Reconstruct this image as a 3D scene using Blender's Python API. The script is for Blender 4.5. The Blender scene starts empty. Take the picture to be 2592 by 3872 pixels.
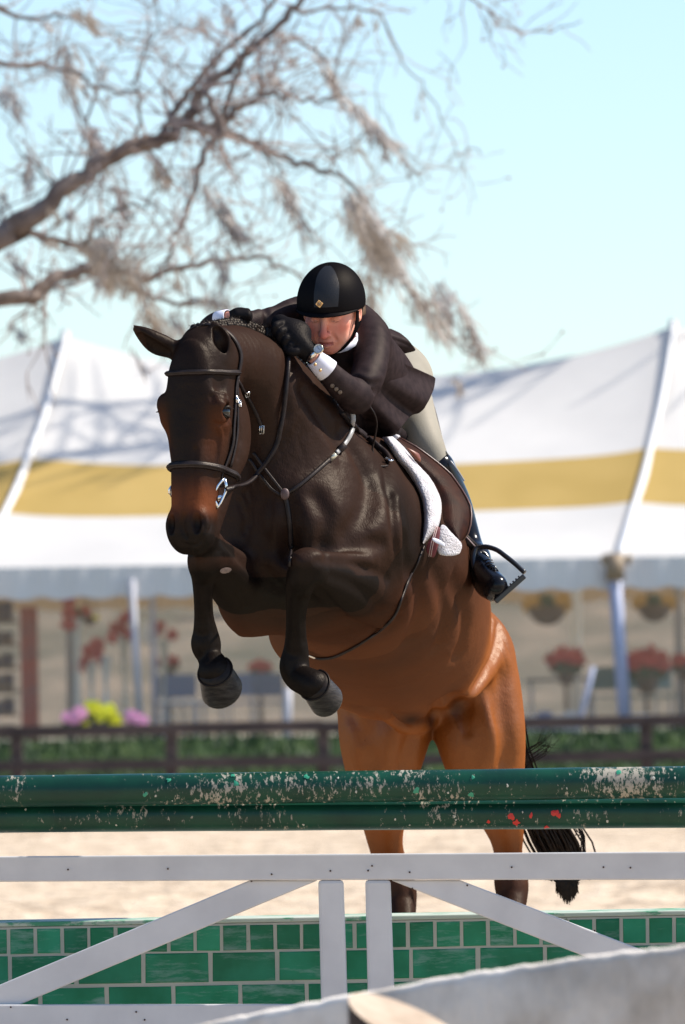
import bpy, bmesh, math, random
import numpy as np
from mathutils import Vector, Matrix
from mathutils.bvhtree import BVHTree

random.seed(7); np.random.seed(7)
SC = bpy.context.scene
COL = SC.collection
R = math.radians

# ---------------------------------------------------------------- camera
CAM_H = 1.15
PITCH = math.atan((2761 - 1936) / 32814.0); ROLL = math.radians(-1.0)
cam_d = bpy.data.cameras.new('camera')
cam = bpy.data.objects.new('camera', cam_d); COL.objects.link(cam)
cam.location = (0, 0, CAM_H)
cam.rotation_euler = (Matrix.Rotation(R(90) + PITCH, 3, 'X') @ Matrix.Rotation(ROLL, 3, 'Z')).to_euler()
cam_d.sensor_fit = 'VERTICAL'; cam_d.sensor_height = 23.6; cam_d.sensor_width = 15.8
cam_d.lens = 200
cam_d.clip_start = 0.5; cam_d.clip_end = 3000
cam_d.dof.use_dof = True; cam_d.dof.focus_distance = 24.75; cam_d.dof.aperture_fstop = 5.6
cam_d.dof.aperture_blades = 0
SC.camera = cam

# ---------------------------------------------------------------- light
SUN_EL = 47.0; SUN_AZ = 81.0          # azimuth measured from +Y (away from camera) towards +X (right)
world = bpy.data.worlds.new('World'); SC.world = world; world.use_nodes = True
wn = world.node_tree; wn.nodes.clear()
wo = wn.nodes.new('ShaderNodeOutputWorld'); bg = wn.nodes.new('ShaderNodeBackground')
sky = wn.nodes.new('ShaderNodeTexSky'); sky.sky_type = 'NISHITA'; sky.sun_disc = False
sky.sun_elevation = R(SUN_EL); sky.sun_rotation = R(SUN_AZ)
sky.altitude = 10; sky.air_density = 1.0; sky.dust_density = 0.32; sky.ozone_density = 5.0
bg.inputs['Strength'].default_value = 0.125
wn.links.new(sky.outputs[0], bg.inputs[0]); wn.links.new(bg.outputs[0], wo.inputs[0])
sd = bpy.data.lights.new('sun', 'SUN'); sd.energy = 5.0; sd.angle = R(0.55); sd.color = (1.0, 0.93, 0.83)
sun = bpy.data.objects.new('sun', sd); COL.objects.link(sun)
sdir = Vector((math.cos(R(SUN_EL)) * math.sin(R(SUN_AZ)), math.cos(R(SUN_EL)) * math.cos(R(SUN_AZ)), math.sin(R(SUN_EL))))
sun.rotation_euler = sdir.to_track_quat('Z', 'Y').to_euler()
sun.location = (20, 0, 20)
SC.view_settings.view_transform = 'Standard'; SC.view_settings.look = 'None'
SC.view_settings.exposure = 0.6; SC.view_settings.gamma = 1.0
SC.view_settings.use_curve_mapping = False

# ---------------------------------------------------------------- helpers
FPX = 32814.0
Fv = Vector((0, math.cos(PITCH), math.sin(PITCH))); Uv = Vector((0, -math.sin(PITCH), math.cos(PITCH)))
def ray(sx, sy):
    a, b = (sx - 1296) / FPX, (1936 - sy) / FPX; c, s_ = math.cos(ROLL), math.sin(ROLL)
    return Fv + Vector((1, 0, 0)) * (a * c - b * s_) + Uv * (a * s_ + b * c)
def P(sx, sy, D):
    """a measured photo position at the real distance D -> world point"""
    d = ray(sx, sy)
    return Vector((0, 0, CAM_H)) + d * (D / d.y)
def pm(D): return FPX / D

def link(name, me, mats=None, parent=None, smooth=True):
    o = bpy.data.objects.new(name, me); COL.objects.link(o)
    if mats is not None:
        if not isinstance(mats, (list, tuple)): mats = [mats]
        for m in mats: me.materials.append(m)
    if smooth and len(me.polygons): me.shade_smooth()
    if parent is not None: o.parent = parent
    return o
def tag(o, label=None, cat=None, group=None, kind=None):
    if label: o['label'] = label
    if cat: o['category'] = cat
    if group: o['group'] = group
    if kind: o['kind'] = kind
    return o
def empty(name, loc=(0, 0, 0), rz=0.0):
    o = bpy.data.objects.new(name, None); COL.objects.link(o)
    o.location = loc; o.rotation_euler = (0, 0, rz); o.empty_display_size = 0.1
    return o
def mesh_from(name, verts, faces):
    me = bpy.data.meshes.new(name); me.from_pydata([tuple(v) for v in verts], [], faces); me.update()
    return me

class MB:
    """mesh builder"""
    def __init__(s): s.v = []; s.f = []; s.m = []
    def box(s, lo, hi, M=None, mat=0):
        b = len(s.v)
        for z in (lo[2], hi[2]):
            for x, y in ((lo[0], lo[1]), (hi[0], lo[1]), (hi[0], hi[1]), (lo[0], hi[1])):
                p = Vector((x, y, z)); s.v.append(M @ p if M else p)
        for f in ((0, 3, 2, 1), (4, 5, 6, 7), (0, 1, 5, 4), (1, 2, 6, 5), (2, 3, 7, 6), (3, 0, 4, 7)):
            s.f.append(tuple(b + i for i in f)); s.m.append(mat)
    def tube(s, pts, rad, n=8, cap=True, mat=0, flat=None, nrm=None):
        """sweep; rad scalar/list. flat=(w,h) gives rectangular strap section with optional normals nrm"""
        pts = [Vector(p) for p in pts]; N = len(pts)
        if not isinstance(rad, (list, tuple)): rad = [rad] * N
        b = len(s.v); up = None
        for i in range(N):
            t = (pts[min(i + 1, N - 1)] - pts[max(i - 1, 0)]).normalized()
            if nrm is not None:
                u = Vector(nrm[i]); u = (u - t * u.dot(t)).normalized()
            else:
                if up is None: up = Vector((0, 0, 1)) if abs(t.z) < .9 else Vector((1, 0, 0))
                u = (up - t * up.dot(t)).normalized(); up = u
            w = t.cross(u)
            if flat:
                prof = [(-1, -1), (-.7, 1), (.7, 1), (1, -1)]
                for a, c in prof: s.v.append(pts[i] + w * (a * flat[0] * rad[i]) + u * (c * flat[1]))
            else:
                for k in range(n):
                    a = 2 * math.pi * k / n
                    s.v.append(pts[i] + (w * math.cos(a) + u * math.sin(a)) * rad[i])
        if flat: n = 4
        for i in range(N - 1):
            for k in range(n):
                s.f.append((b + i * n + k, b + i * n + (k + 1) % n, b + (i + 1) * n + (k + 1) % n, b + (i + 1) * n + k)); s.m.append(mat)
        if cap:
            s.f.append(tuple(b + k for k in range(n))[::-1]); s.m.append(mat)
            s.f.append(tuple(b + (N - 1) * n + k for k in range(n))); s.m.append(mat)
    def ball(s, c, r, M=None, nu=14, nv=9, mat=0):
        b = len(s.v); c = Vector(c)
        if not isinstance(r, (tuple, list)): r = (r, r, r)
        for j in range(nv + 1):
            th = math.pi * j / nv
            for i in range(nu):
                a = 2 * math.pi * i / nu
                p = Vector((r[0] * math.sin(th) * math.cos(a), r[1] * math.sin(th) * math.sin(a), r[2] * math.cos(th)))
                s.v.append(c + (M @ p if M else p))
        for j in range(nv):
            for i in range(nu):
                s.f.append((b + j * nu + i, b + (j + 1) * nu + i, b + (j + 1) * nu + (i + 1) % nu, b + j * nu + (i + 1) % nu)); s.m.append(mat)
    def prism(s, poly, d, mat=0):
        """closed polygon of 3D points extruded by vector d"""
        b = len(s.v); n = len(poly); d = Vector(d)
        for p in poly: s.v.append(Vector(p))
        for p in poly: s.v.append(Vector(p) + d)
        s.f.append(tuple(range(b, b + n))); s.f.append(tuple(range(b + 2 * n - 1, b + n - 1, -1))); s.m += [mat, mat]
        for k in range(n):
            s.f.append((b + k, b + n + k, b + n + (k + 1) % n, b + (k + 1) % n)); s.m.append(mat)
    def grid(s, rows, mat=0, wrap=False):
        b = len(s.v); m = len(rows[0])
        for r_ in rows: s.v += [Vector(p) for p in r_]
        for j in range(len(rows) - 1):
            for i in range(m if wrap else m - 1):
                i2 = (i + 1) % m
                s.f.append((b + j * m + i, b + j * m + i2, b + (j + 1) * m + i2, b + (j + 1) * m + i)); s.m.append(mat)
    def build(s, name, mats=None, parent=None, smooth=True, fixn=True):
        me = mesh_from(name, s.v, s.f)
        if fixn:
            bm = bmesh.new(); bm.from_mesh(me); bmesh.ops.recalc_face_normals(bm, faces=bm.faces); bm.to_mesh(me); bm.free()
        o = link(name, me, mats, parent, smooth)
        if isinstance(mats, (list, tuple)) and len(mats) > 1:
            me.polygons.foreach_set('material_index', s.m)
        return o
def under(o, parent):
    o.parent = parent; o.matrix_parent_inverse = parent.matrix_basis.inverted(); return o
def bevel(o, w=0.004, seg=2, ang=40):
    m = o.modifiers.new('bevel', 'BEVEL'); m.width = w; m.segments = seg; m.limit_method = 'ANGLE'; m.angle_limit = R(ang)
    m.harden_normals = False
    return o
def solid(o, t, off=0.0):
    m = o.modifiers.new('solid', 'SOLIDIFY'); m.thickness = t; m.offset = off; return o
def subsurf(o, n=1):
    m = o.modifiers.new('sub', 'SUBSURF'); m.levels = n; m.render_levels = n; return o

def spline(pts, n=8):
    """Catmull-Rom through tuples of any length"""
    A = np.array([tuple(p) for p in pts], dtype=float)
    if len(A) == 2:
        return [A[0] + (A[1] - A[0]) * t for t in np.linspace(0, 1, n + 1)]
    E = np.vstack([2 * A[0] - A[1], A, 2 * A[-1] - A[-2]]); out = []
    for i in range(1, len(E) - 2):
        p0, p1, p2, p3 = E[i - 1], E[i], E[i + 1], E[i + 2]
        for k in range(n):
            t = k / n
            out.append(.5 * ((2 * p1) + (-p0 + p2) * t + (2 * p0 - 5 * p1 + 4 * p2 - p3) * t * t + (-p0 + 3 * p1 - 3 * p2 + p3) * t ** 3))
    out.append(A[-1]); return out

# ---------------------------------------------------------------- materials
def mat(name, col, rough=.6, spec=.5, metal=0.0, noise=0.0, nscale=20.0, bump=0.0, bscale=80.0, col2=None, sheen=0.0, stretch=None, coat=0.0, detail=4.0, lo=.35, hi=.65, trans=0.0, emis=None):
    m = bpy.data.materials.new(name); m.use_nodes = True
    nt = m.node_tree; b = nt.nodes['Principled BSDF']
    b.inputs['Base Color'].default_value = (*col, 1); b.inputs['Roughness'].default_value = rough
    b.inputs['Specular IOR Level'].default_value = spec; b.inputs['Metallic'].default_value = metal
    if sheen: b.inputs['Sheen Weight'].default_value = sheen
    if coat: b.inputs['Coat Weight'].default_value = coat; b.inputs['Coat Roughness'].default_value = .1
    tc = nt.nodes.new('ShaderNodeTexCoord'); mp = nt.nodes.new('ShaderNodeMapping')
    nt.links.new(tc.outputs['Object'], mp.inputs[0])
    if stretch: mp.inputs['Scale'].default_value = stretch
    if col2 is not None:
        n = nt.nodes.new('ShaderNodeTexNoise'); n.inputs['Scale'].default_value = nscale; n.inputs['Detail'].default_value = detail
        nt.links.new(mp.outputs[0], n.inputs[0])
        cr = nt.nodes.new('ShaderNodeValToRGB'); cr.color_ramp.elements[0].position = lo; cr.color_ramp.elements[1].position = hi
        cr.color_ramp.elements[0].color = (*col, 1); cr.color_ramp.elements[1].color = (*col2, 1)
        nt.links.new(n.outputs['Fac'], cr.inputs[0]); nt.links.new(cr.outputs[0], b.inputs['Base Color'])
    if bump:
        n2 = nt.nodes.new('ShaderNodeTexNoise'); n2.inputs['Scale'].default_value = bscale; n2.inputs['Detail'].default_value = 3
        bp = nt.nodes.new('ShaderNodeBump'); bp.inputs['Strength'].default_value = min(bump, 1); bp.inputs['Distance'].default_value = .01
        nt.links.new(mp.outputs[0], n2.inputs[0]); nt.links.new(n2.outputs['Fac'], bp.inputs['Height']); nt.links.new(bp.outputs[0], b.inputs['Normal'])
    return m

def soften(m, gloss=.03, rough=.4):
    """fur, cloth and velvet: matte body with a small constant gloss instead of a glassy rim"""
    nt = m.node_tree; b = nt.nodes['Principled BSDF']; out = nt.nodes['Material Output']
    d = nt.nodes.new('ShaderNodeBsdfDiffuse'); g = nt.nodes.new('ShaderNodeBsdfGlossy'); mx = nt.nodes.new('ShaderNodeMixShader')
    d.inputs['Color'].default_value = b.inputs['Base Color'].default_value; g.inputs['Roughness'].default_value = rough; g.inputs['Color'].default_value = (.92, .84, .74, 1)
    if b.inputs['Base Color'].links: nt.links.new(b.inputs['Base Color'].links[0].from_socket, d.inputs['Color'])
    if b.inputs['Normal'].links:
        for q in (d, g): nt.links.new(b.inputs['Normal'].links[0].from_socket, q.inputs['Normal'])
    mx.inputs[0].default_value = gloss; nt.links.new(d.outputs[0], mx.inputs[1]); nt.links.new(g.outputs[0], mx.inputs[2]); nt.links.new(mx.outputs[0], out.inputs[0])
# ---------------------------------------------------------------- implicit surfaces
class Sdf:
    def __init__(s): s.ops = []
    def _add(s, fn, lo, hi, k, mode='u'): s.ops.append((fn, np.array(lo), np.array(hi), k, mode))
    def ell(s, c, r, rot=None, k=.05, mode='u'):
        c = np.array(c, float); r = np.array(r, float); M = np.eye(3) if rot is None else np.array(rot)  # columns = axes
        def fn(X, Y, Z):
            dx, dy, dz = X - c[0], Y - c[1], Z - c[2]
            q = [(dx * M[0, i] + dy * M[1, i] + dz * M[2, i]) for i in range(3)]
            k0 = np.sqrt((q[0] / r[0]) ** 2 + (q[1] / r[1]) ** 2 + (q[2] / r[2]) ** 2)
            k1 = np.sqrt((q[0] / r[0] ** 2) ** 2 + (q[1] / r[1] ** 2) ** 2 + (q[2] / r[2] ** 2) ** 2) + 1e-6
            return k0 * (k0 - 1) / k1
        e = np.sqrt(((M * r) ** 2).sum(1)) + k + .03
        s._add(fn, c - e, c + e, k, mode)
    def chain(s, pts, k=.04, mode='u', n=5, sq=None, raw=False):
        """pts: (x,y,z,r); sq=(axis, factor>1 flattens along axis)"""
        A = np.array([tuple(p) for p in (pts if raw else spline(pts, n))])
        A[:, 3] = np.maximum(A[:, 3], .002)
        w = None
        if sq is not None:
            w = np.array(sq[0], float); w /= np.linalg.norm(w); fac = sq[1]; c = A[:, :3].mean(0)
        def fn(X, Y, Z):
            if w is not None:
                d = ((X - c[0]) * w[0] + (Y - c[1]) * w[1] + (Z - c[2]) * w[2]) * (fac - 1)
                X, Y, Z = X + d * w[0], Y + d * w[1], Z + d * w[2]
                B = A.copy(); B[:, :3] += np.outer((A[:, :3] - c) @ w * (fac - 1), w)
            else: B = A
            out = None
            for i in range(len(B) - 1):
                a, b = B[i], B[i + 1]; ab = b[:3] - a[:3]; L = float(ab @ ab) + 1e-12
                px, py, pz = X - a[0], Y - a[1], Z - a[2]
                t = np.clip((px * ab[0] + py * ab[1] + pz * ab[2]) / L, 0, 1)
                d = np.sqrt((px - t * ab[0]) ** 2 + (py - t * ab[1]) ** 2 + (pz - t * ab[2]) ** 2) - (a[3] + t * (b[3] - a[3]))
                out = d if out is None else np.minimum(out, d)
            return out if w is None else out * (1 / fac * .35 + .65)
        m = A[:, 3].max() + k + .03
        s._add(fn, A[:, :3].min(0) - m, A[:, :3].max(0) + m, k, mode)
    def eval_grid(s, lo, hi, h):
        lo = np.array(lo, float); n = np.ceil((np.array(hi) - lo) / h).astype(int) + 1
        D = np.full(tuple(n), .3, np.float32)
        ax = [(lo[i] + h * np.arange(n[i])).astype(np.float32) for i in range(3)]
        for fn, l, u, k, mode in s.ops:
            i0 = np.maximum(np.floor((l - lo) / h).astype(int), 0); i1 = np.minimum(np.ceil((u - lo) / h).astype(int) + 1, n)
            if (i1 <= i0).any(): continue
            sl = tuple(slice(a, b) for a, b in zip(i0, i1))
            X = ax[0][sl[0]][:, None, None]; Y = ax[1][sl[1]][None, :, None]; Z = ax[2][sl[2]][None, None, :]
            d = fn(X, Y, Z).astype(np.float32); o = D[sl]
            if mode == 'u':
                hh = np.maximum(k - np.abs(o - d), 0) / k; D[sl] = np.minimum(o, d) - hh * hh * (k * .25)
            else:
                d = -d; hh = np.maximum(k - np.abs(o - d), 0) / k; D[sl] = np.maximum(o, d) + hh * hh * (k * .25)
        return D, lo, h
    def mesh(s, lo, hi, h, smooth=1):
        D, lo, h = s.eval_grid(lo, hi, h)
        S = D < 0; c = np.zeros(tuple(np.array(D.shape) - 1), np.uint8)
        for a in (0, 1):
            for b in (0, 1):
                for e in (0, 1): c += S[a:S.shape[0] - 1 + a, b:S.shape[1] - 1 + b, e:S.shape[2] - 1 + e]
        act = (c > 0) & (c < 8); I = np.argwhere(act)
        pos = np.zeros((len(I), 3)); cnt = np.zeros(len(I))
        cor = [(a, b, e) for a in (0, 1) for b in (0, 1) for e in (0, 1)]
        for p in cor:
            for axn in range(3):
                if p[axn]: continue
                q = list(p); q[axn] = 1
                v0 = D[I[:, 0] + p[0], I[:, 1] + p[1], I[:, 2] + p[2]]; v1 = D[I[:, 0] + q[0], I[:, 1] + q[1], I[:, 2] + q[2]]
                m = (v0 < 0) != (v1 < 0); t = np.where(m, v0 / np.where(m, v0 - v1, 1), 0)
                base = np.array(p, float)[None, :].repeat(len(I), 0); base[:, axn] += t
                pos += base * m[:, None]; cnt += m
        pos = (pos / cnt[:, None] + I) * h + lo
        idm = np.full(act.shape, -1, np.int32); idm[act] = np.arange(len(I))
        Q = []
        for axn in range(3):
            sl0 = [slice(None)] * 3; sl1 = [slice(None)] * 3; sl0[axn] = slice(0, -1); sl1[axn] = slice(1, None)
            A, B = S[tuple(sl0)], S[tuple(sl1)]; E = np.argwhere(A != B)
            o1, o2 = [(1, 2), (2, 0), (0, 1)][axn]
            E = E[(E[:, o1] > 0) & (E[:, o2] > 0) & (E[:, o1] < D.shape[o1] - 1) & (E[:, o2] < D.shape[o2] - 1)]
            ins = A[E[:, 0], E[:, 1], E[:, 2]]
            def cell(d1, d2):
                T = E.copy(); T[:, o1] -= d1; T[:, o2] -= d2; return idm[T[:, 0], T[:, 1], T[:, 2]]
            q = np.stack([cell(1, 1), cell(0, 1), cell(0, 0), cell(1, 0)], 1)
            q[~ins] = q[~ins][:, ::-1]; Q.append(q)
        Q = np.concatenate(Q); Q = Q[(Q >= 0).all(1)]
        ed = np.concatenate([Q[:, [0, 1]], Q[:, [1, 2]], Q[:, [2, 3]], Q[:, [3, 0]]])
        for _ in range(smooth):
            acc = np.zeros_like(pos); n = np.zeros(len(pos))
            for a, b in ((0, 1), (1, 0)):
                for j in range(3): acc[:, j] += np.bincount(ed[:, a], pos[ed[:, b], j], len(pos))
                n += np.bincount(ed[:, a], minlength=len(pos))
            pos = pos * .4 + .6 * acc / np.maximum(n, 1)[:, None]
        def tri(p):
            g = (p - lo) / h; g = np.clip(g, 0, np.array(D.shape) - 1.001); i = g.astype(int); f = g - i; o = 0
            for a in (0, 1):
                for b in (0, 1):
                    for e in (0, 1):
                        w = (f[:, 0] if a else 1 - f[:, 0]) * (f[:, 1] if b else 1 - f[:, 1]) * (f[:, 2] if e else 1 - f[:, 2])
                        o = o + w * D[i[:, 0] + a, i[:, 1] + b, i[:, 2] + e]
            return o
        def grad(p, e):
            G = np.stack([tri(p + e * np.eye(3)[j]) - tri(p - e * np.eye(3)[j]) for j in range(3)], 1)
            return G / (np.linalg.norm(G, axis=1)[:, None] + 1e-9)
        for _ in range(2):
            pos = pos - grad(pos, h * .8) * np.clip(tri(pos), -h, h)[:, None]
        s.N = grad(pos, h * 1.6)
        return pos, Q
def np_mesh(name, V, Q):
    me = bpy.data.meshes.new(name); me.vertices.add(len(V)); me.vertices.foreach_set('co', V.astype(np.float32).ravel())
    me.loops.add(Q.size); me.loops.foreach_set('vertex_index', Q.astype(np.int32).ravel())
    me.polygons.add(len(Q)); me.polygons.foreach_set('loop_start', np.arange(0, Q.size, Q.shape[1], dtype=np.int32))
    me.update(calc_edges=True); me.validate(); return me
def custom_normals(me, N):
    me.shade_smooth(); me.normals_split_custom_set_from_vertices(N.astype(float).tolist())
def biggest(V, Q, N):
    par = list(range(len(V)))
    def find(a):
        while par[a] != a: par[a] = par[par[a]]; a = par[a]
        return a
    for q in Q.tolist():
        r0 = find(q[0])
        for v in q[1:]:
            r1 = find(v)
            if r1 != r0: par[r1] = r0
    lab = np.array([find(i) for i in range(len(V))]); big = np.bincount(lab).argmax(); Q = Q[lab[Q[:, 0]] == big]
    used = np.unique(Q); rm = np.full(len(V), -1, np.int64); rm[used] = np.arange(len(used)); return V[used], rm[Q], N[used]
def sdf_obj(sdf, lo, hi, h, name, m, parent, smooth=2):
    V, Q = sdf.mesh(lo, hi, h, smooth)
    if len(V) < 60000: V, Q, sdf.N = biggest(V, Q, sdf.N)
    me = np_mesh(name, V, Q); o = link(name, me, m, parent)
    if parent: under(o, parent)
    custom_normals(me, sdf.N); return o, V, Q
def attr(me, name, vals):
    a = me.attributes.new(name, 'FLOAT', 'POINT'); a.data.foreach_set('value', vals.astype(np.float32))
def S4(*pts):
    """photo measured chain: (sx, sy, D, r) -> (x,y,z,r)"""
    return [(*P(a, b, d), r) for a, b, d, r in pts]
def basis(z, x=(1, 0, 0)):
    z = Vector(z).normalized(); x = Vector(x); x = (x - z * x.dot(z)).normalized(); y = z.cross(x)
    return Matrix((x, y, z)).transposed()
# ================================================================ SETTING
def noise_ground(name, cols, scale, stretch, bump, bdist, rough=.95):
    m = bpy.data.materials.new(name); m.use_nodes = True; nt = m.node_tree; b = nt.nodes['Principled BSDF']; L = nt.links.new
    tc = nt.nodes.new('ShaderNodeTexCoord'); mp = nt.nodes.new('ShaderNodeMapping'); mp.inputs['Scale'].default_value = stretch
    L(tc.outputs['Object'], mp.inputs[0])
    n = nt.nodes.new('ShaderNodeTexNoise'); n.inputs['Scale'].default_value = scale; n.inputs['Detail'].default_value = 6; n.inputs['Roughness'].default_value = .65
    n2 = nt.nodes.new('ShaderNodeTexNoise'); n2.inputs['Scale'].default_value = scale * .22; n2.inputs['Detail'].default_value = 3
    L(mp.outputs[0], n.inputs[0]); L(mp.outputs[0], n2.inputs[0])
    ad = nt.nodes.new('ShaderNodeMath'); ad.operation = 'MULTIPLY_ADD'; ad.inputs[1].default_value = .55; L(n2.outputs['Fac'], ad.inputs[0]); L(n.outputs['Fac'], ad.inputs[2])
    cr = nt.nodes.new('ShaderNodeValToRGB'); e = cr.color_ramp.elements; e[0].position = .55; e[1].position = 1.0
    e[0].color = (*cols[0], 1); e[1].color = (*cols[-1], 1)
    if len(cols) > 2: x = e.new(.78); x.color = (*cols[1], 1)
    L(ad.outputs[0], cr.inputs[0]); L(cr.outputs[0], b.inputs['Base Color']); b.inputs['Roughness'].default_value = rough
    b.inputs['Specular IOR Level'].default_value = .2
    bp = nt.nodes.new('ShaderNodeBump'); bp.inputs['Strength'].default_value = bump; bp.inputs['Distance'].default_value = bdist
    L(n.outputs['Fac'], bp.inputs['Height']); L(bp.outputs[0], b.inputs['Normal'])
    return m
M_sand = noise_ground('arena_sand', [(.28, .205, .14), (.55, .435, .31), (.72, .59, .44)], 3.2, (1, 1, 1), 1.0, .10)
M_grass = noise_ground('bank_grass', [(.012, .028, .008), (.028, .058, .013), (.055, .080, .025)], 3.0, (1, 1, 1), .6, .1)
M_dry = noise_ground('dry_field', [(.20, .18, .10), (.36, .31, .20), (.48, .40, .28)], .5, (1, 1, 1), .4, .2)
M_hill = noise_ground('dry_hill_grass', [(.06, .06, .035), (.14, .115, .078), (.26, .195, .135)], .45, (1, .5, 1), .3, .1)
M_gravel = noise_ground('pale_gravel', [(.25, .25, .26), (.36, .36, .38)], 1.5, (1, 1, 1), .3, .05)

def relief(x, y):
    return (math.sin(x * 2.3 + 1.3 * math.sin(y * .9)) * math.sin(y * 1.7 + x * .4) * .018 + math.sin(x * 5.1 + y * 1.1) * math.sin(y * 3.9 - x * .7) * .012)
def sheet(name, x0, x1, nx, ys, zf, m):
    mb = MB(); rows = []
    for y in ys: rows.append([(x0 + (x1 - x0) * i / nx, y, zf(x0 + (x1 - x0) * i / nx, y)) for i in range(nx + 1)])
    mb.grid(rows); o = mb.build(name, m, None, True, False); tag(o, kind='structure'); return o
ys = [-30, 0, 15, 30] + [38 + i * .22 for i in range(310)]
zr = lambda x, y: relief(x, y) + random.uniform(-.022, .028) if 39 < y < 105.5 and abs(x) < 11 else -.0
sheet('sand_arena', -9, 9, 110, ys, lambda x, y: zr(x, y), M_sand)
sheet('ground', -900, 900, 8, [-100, 500, 2200], lambda x, y: -.06, M_dry)
mb = MB(); mb.grid([[(x, y, -.03) for x in (-80, -30, 0, 30, 80)] for y in (-30, 20, 60, 106.5)]); tag(mb.build('outer_sand', M_sand, None, True, False), kind='structure')
def bankz(x, y):
    t = min(max((y - 106) / 6.5, 0), 1); return -.05 + 1.13 * (t * t * (3 - 2 * t)) + .02 * math.sin(x * 1.7 + y)
sheet('grass_bank', -40, 40, 160, [106 + i * .5 for i in range(18)] + [115, 118], lambda x, y: bankz(x, y) - .012, M_grass)
sheet('gravel_floor', -40, 40, 20, [112.4, 118, 128, 140], lambda x, y: 1.075, M_gravel)
sheet('dry_hillside', -200, 200, 80, [128, 134, 140, 146, 152, 158, 164, 170, 176, 190, 220, 300, 500], lambda x, y: 1.10 + max(0, min(y - 130, 46)) * .088 + .25 * math.sin(x * .5 + y * .3) * (y > 135), M_hill)
# grass blades along the bank (uncountable)
mb = MB()
for i in range(9000):
    x = random.uniform(-5.5, 5.5); y = random.uniform(106.3, 112.3); z = bankz(x, y) - .02; h = random.uniform(.06, .16); a = random.uniform(0, 6.28)
    dx, dy = math.cos(a) * .02, math.sin(a) * .02; b = len(mb.v)
    mb.v += [Vector((x - dx, y - dy, z)), Vector((x + dx, y + dy, z)), Vector((x + random.uniform(-.05, .05), y + random.uniform(-.05, .05), z + h))]
    mb.f.append((b, b + 1, b + 2)); mb.m.append(random.randint(0, 2))
tag(mb.build('grass', [mat('grass_blade_a', (.025, .060, .012)), mat('grass_blade_b', (.05, .085, .022)), mat('grass_blade_c', (.018, .045, .010))], None, False, False), 'short green grass on the bank behind the dark rail fence', 'grass', kind='stuff')

# ---- dark rail fence at the end of the arena
M_fence = mat('dark_stained_wood', (.030, .022, .022), rough=.8, col2=(.075, .055, .05), nscale=6, stretch=(.3, 1, 2), bump=.4, bscale=20)
fence = empty('rail_fence', (0, 105, 0)); tag(fence, 'long dark brown wooden rail fence across the far end of the sand arena', 'fence')
fx = [P(sx_, 2760, 105).x for sx_ in (63, 648, 1223, 1833, 2443)]
fx = [fx[0] - 1.87 * k for k in range(9, 0, -1)] + fx + [fx[-1] + 1.9 * k for k in range(1, 10)]
for i, x in enumerate(fx):
    mb = MB(); mb.box((x - .075, 104.97, -.1), (x + .075, 105.12, 1.26)); bevel(under(mb.build('post', M_fence, None, False), fence), .01)
for x0, x1 in zip(fx[:-1], fx[1:]):
    for z in (1.135, .72, .31):
        j = random.uniform(-.012, .012)
        mb = MB(); mb.box((x0 + .003, 104.925, z + j), (x1 - .003, 104.968, z + .135 + j)); bevel(under(mb.build('rail', M_fence, None, False), fence), .006)

# ---- marquee
M_canv = mat('white_canvas', (.80, .775, .735), rough=.7, spec=.15, col2=(.72, .70, .67), nscale=.8, bump=.25, bscale=1.2)
M_canvy = mat('yellow_canvas', (.58, .40, .13), rough=.7, spec=.3, col2=(.50, .34, .10), nscale=.8, bump=.25, bscale=1.2)
for m in (M_canv, M_canvy):
    nt = m.node_tree; b = nt.nodes['Principled BSDF']; out = nt.nodes['Material Output']
    tr = nt.nodes.new('ShaderNodeBsdfTranslucent'); mx = nt.nodes.new('ShaderNodeMixShader'); mx.inputs[0].default_value = .3
    tr.inputs[0].default_value = (.75, .68, .55, 1) if m is M_canv else (.75, .50, .12, 1)
    nt.links.new(b.outputs[0], mx.inputs[1]); nt.links.new(tr.outputs[0], mx.inputs[2]); nt.links.new(mx.outputs[0], out.inputs[0])
M_val = mat('grey_valance', (.80, .77, .72), rough=.75, col2=(.70, .67, .63), nscale=1)
M_pole = mat('white_tent_pole', (.42, .42, .46), rough=.5)
M_bluepole = mat('bluish_tent_pole', (.32, .36, .50), rough=.5)
M_strap = mat('shiny_white_webbing', (.80, .79, .77), rough=.45)
tent = empty('marquee', (0, 117, 1.08)); tag(tent, 'large white marquee with a yellow stripe and two pointed peaks behind the fence', 'tent')
TY0, TYR = 114.0, 120.0
pkL, pkR = P(248, 1290, TYR), P(2546, 1223, TYR)
span = pkR.x - pkL.x; zpk = (pkL.z + pkR.z) / 2; ZE = P(1296, 2128, TY0).z; ZMIN = 1.15 + (2761 - 1432) / pm(TYR)
eav = P(2331, 2083, TY0).x; skew = eav - pkR.x
def roofz(x, y):
    t = 1 - abs(y - TYR) / (TYR - TY0)
    u = (x - pkL.x) / span; d = abs(u - round(u)) * 2
    rid = ZMIN + (zpk - ZMIN) * (1 - d) ** 2.2
    A = 2.45
    z = ZE + A * t ** 1.04 + (rid - ZE - A) * t ** 3
    for k in (-1, 0, 1, 2):
        for side in ((1,) if y <= TYR else (1,)):
            lx = pkL.x + k * span + skew * (1 - t); dd = abs(x - lx)
            z += .11 * math.exp(-dd / .55) * math.sin(math.pi * min(t, .98)) ** .8
            lx2 = pkL.x + k * span - skew * (1 - t) * .0
    z -= .02 * math.sin(math.pi * t) * (.5 + .5 * math.cos((x - pkL.x) / span * 2 * math.pi * 2))
    return z
NX = 220; x0, x1 = pkL.x - span * 1.0, pkR.x + span * 1.0
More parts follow.
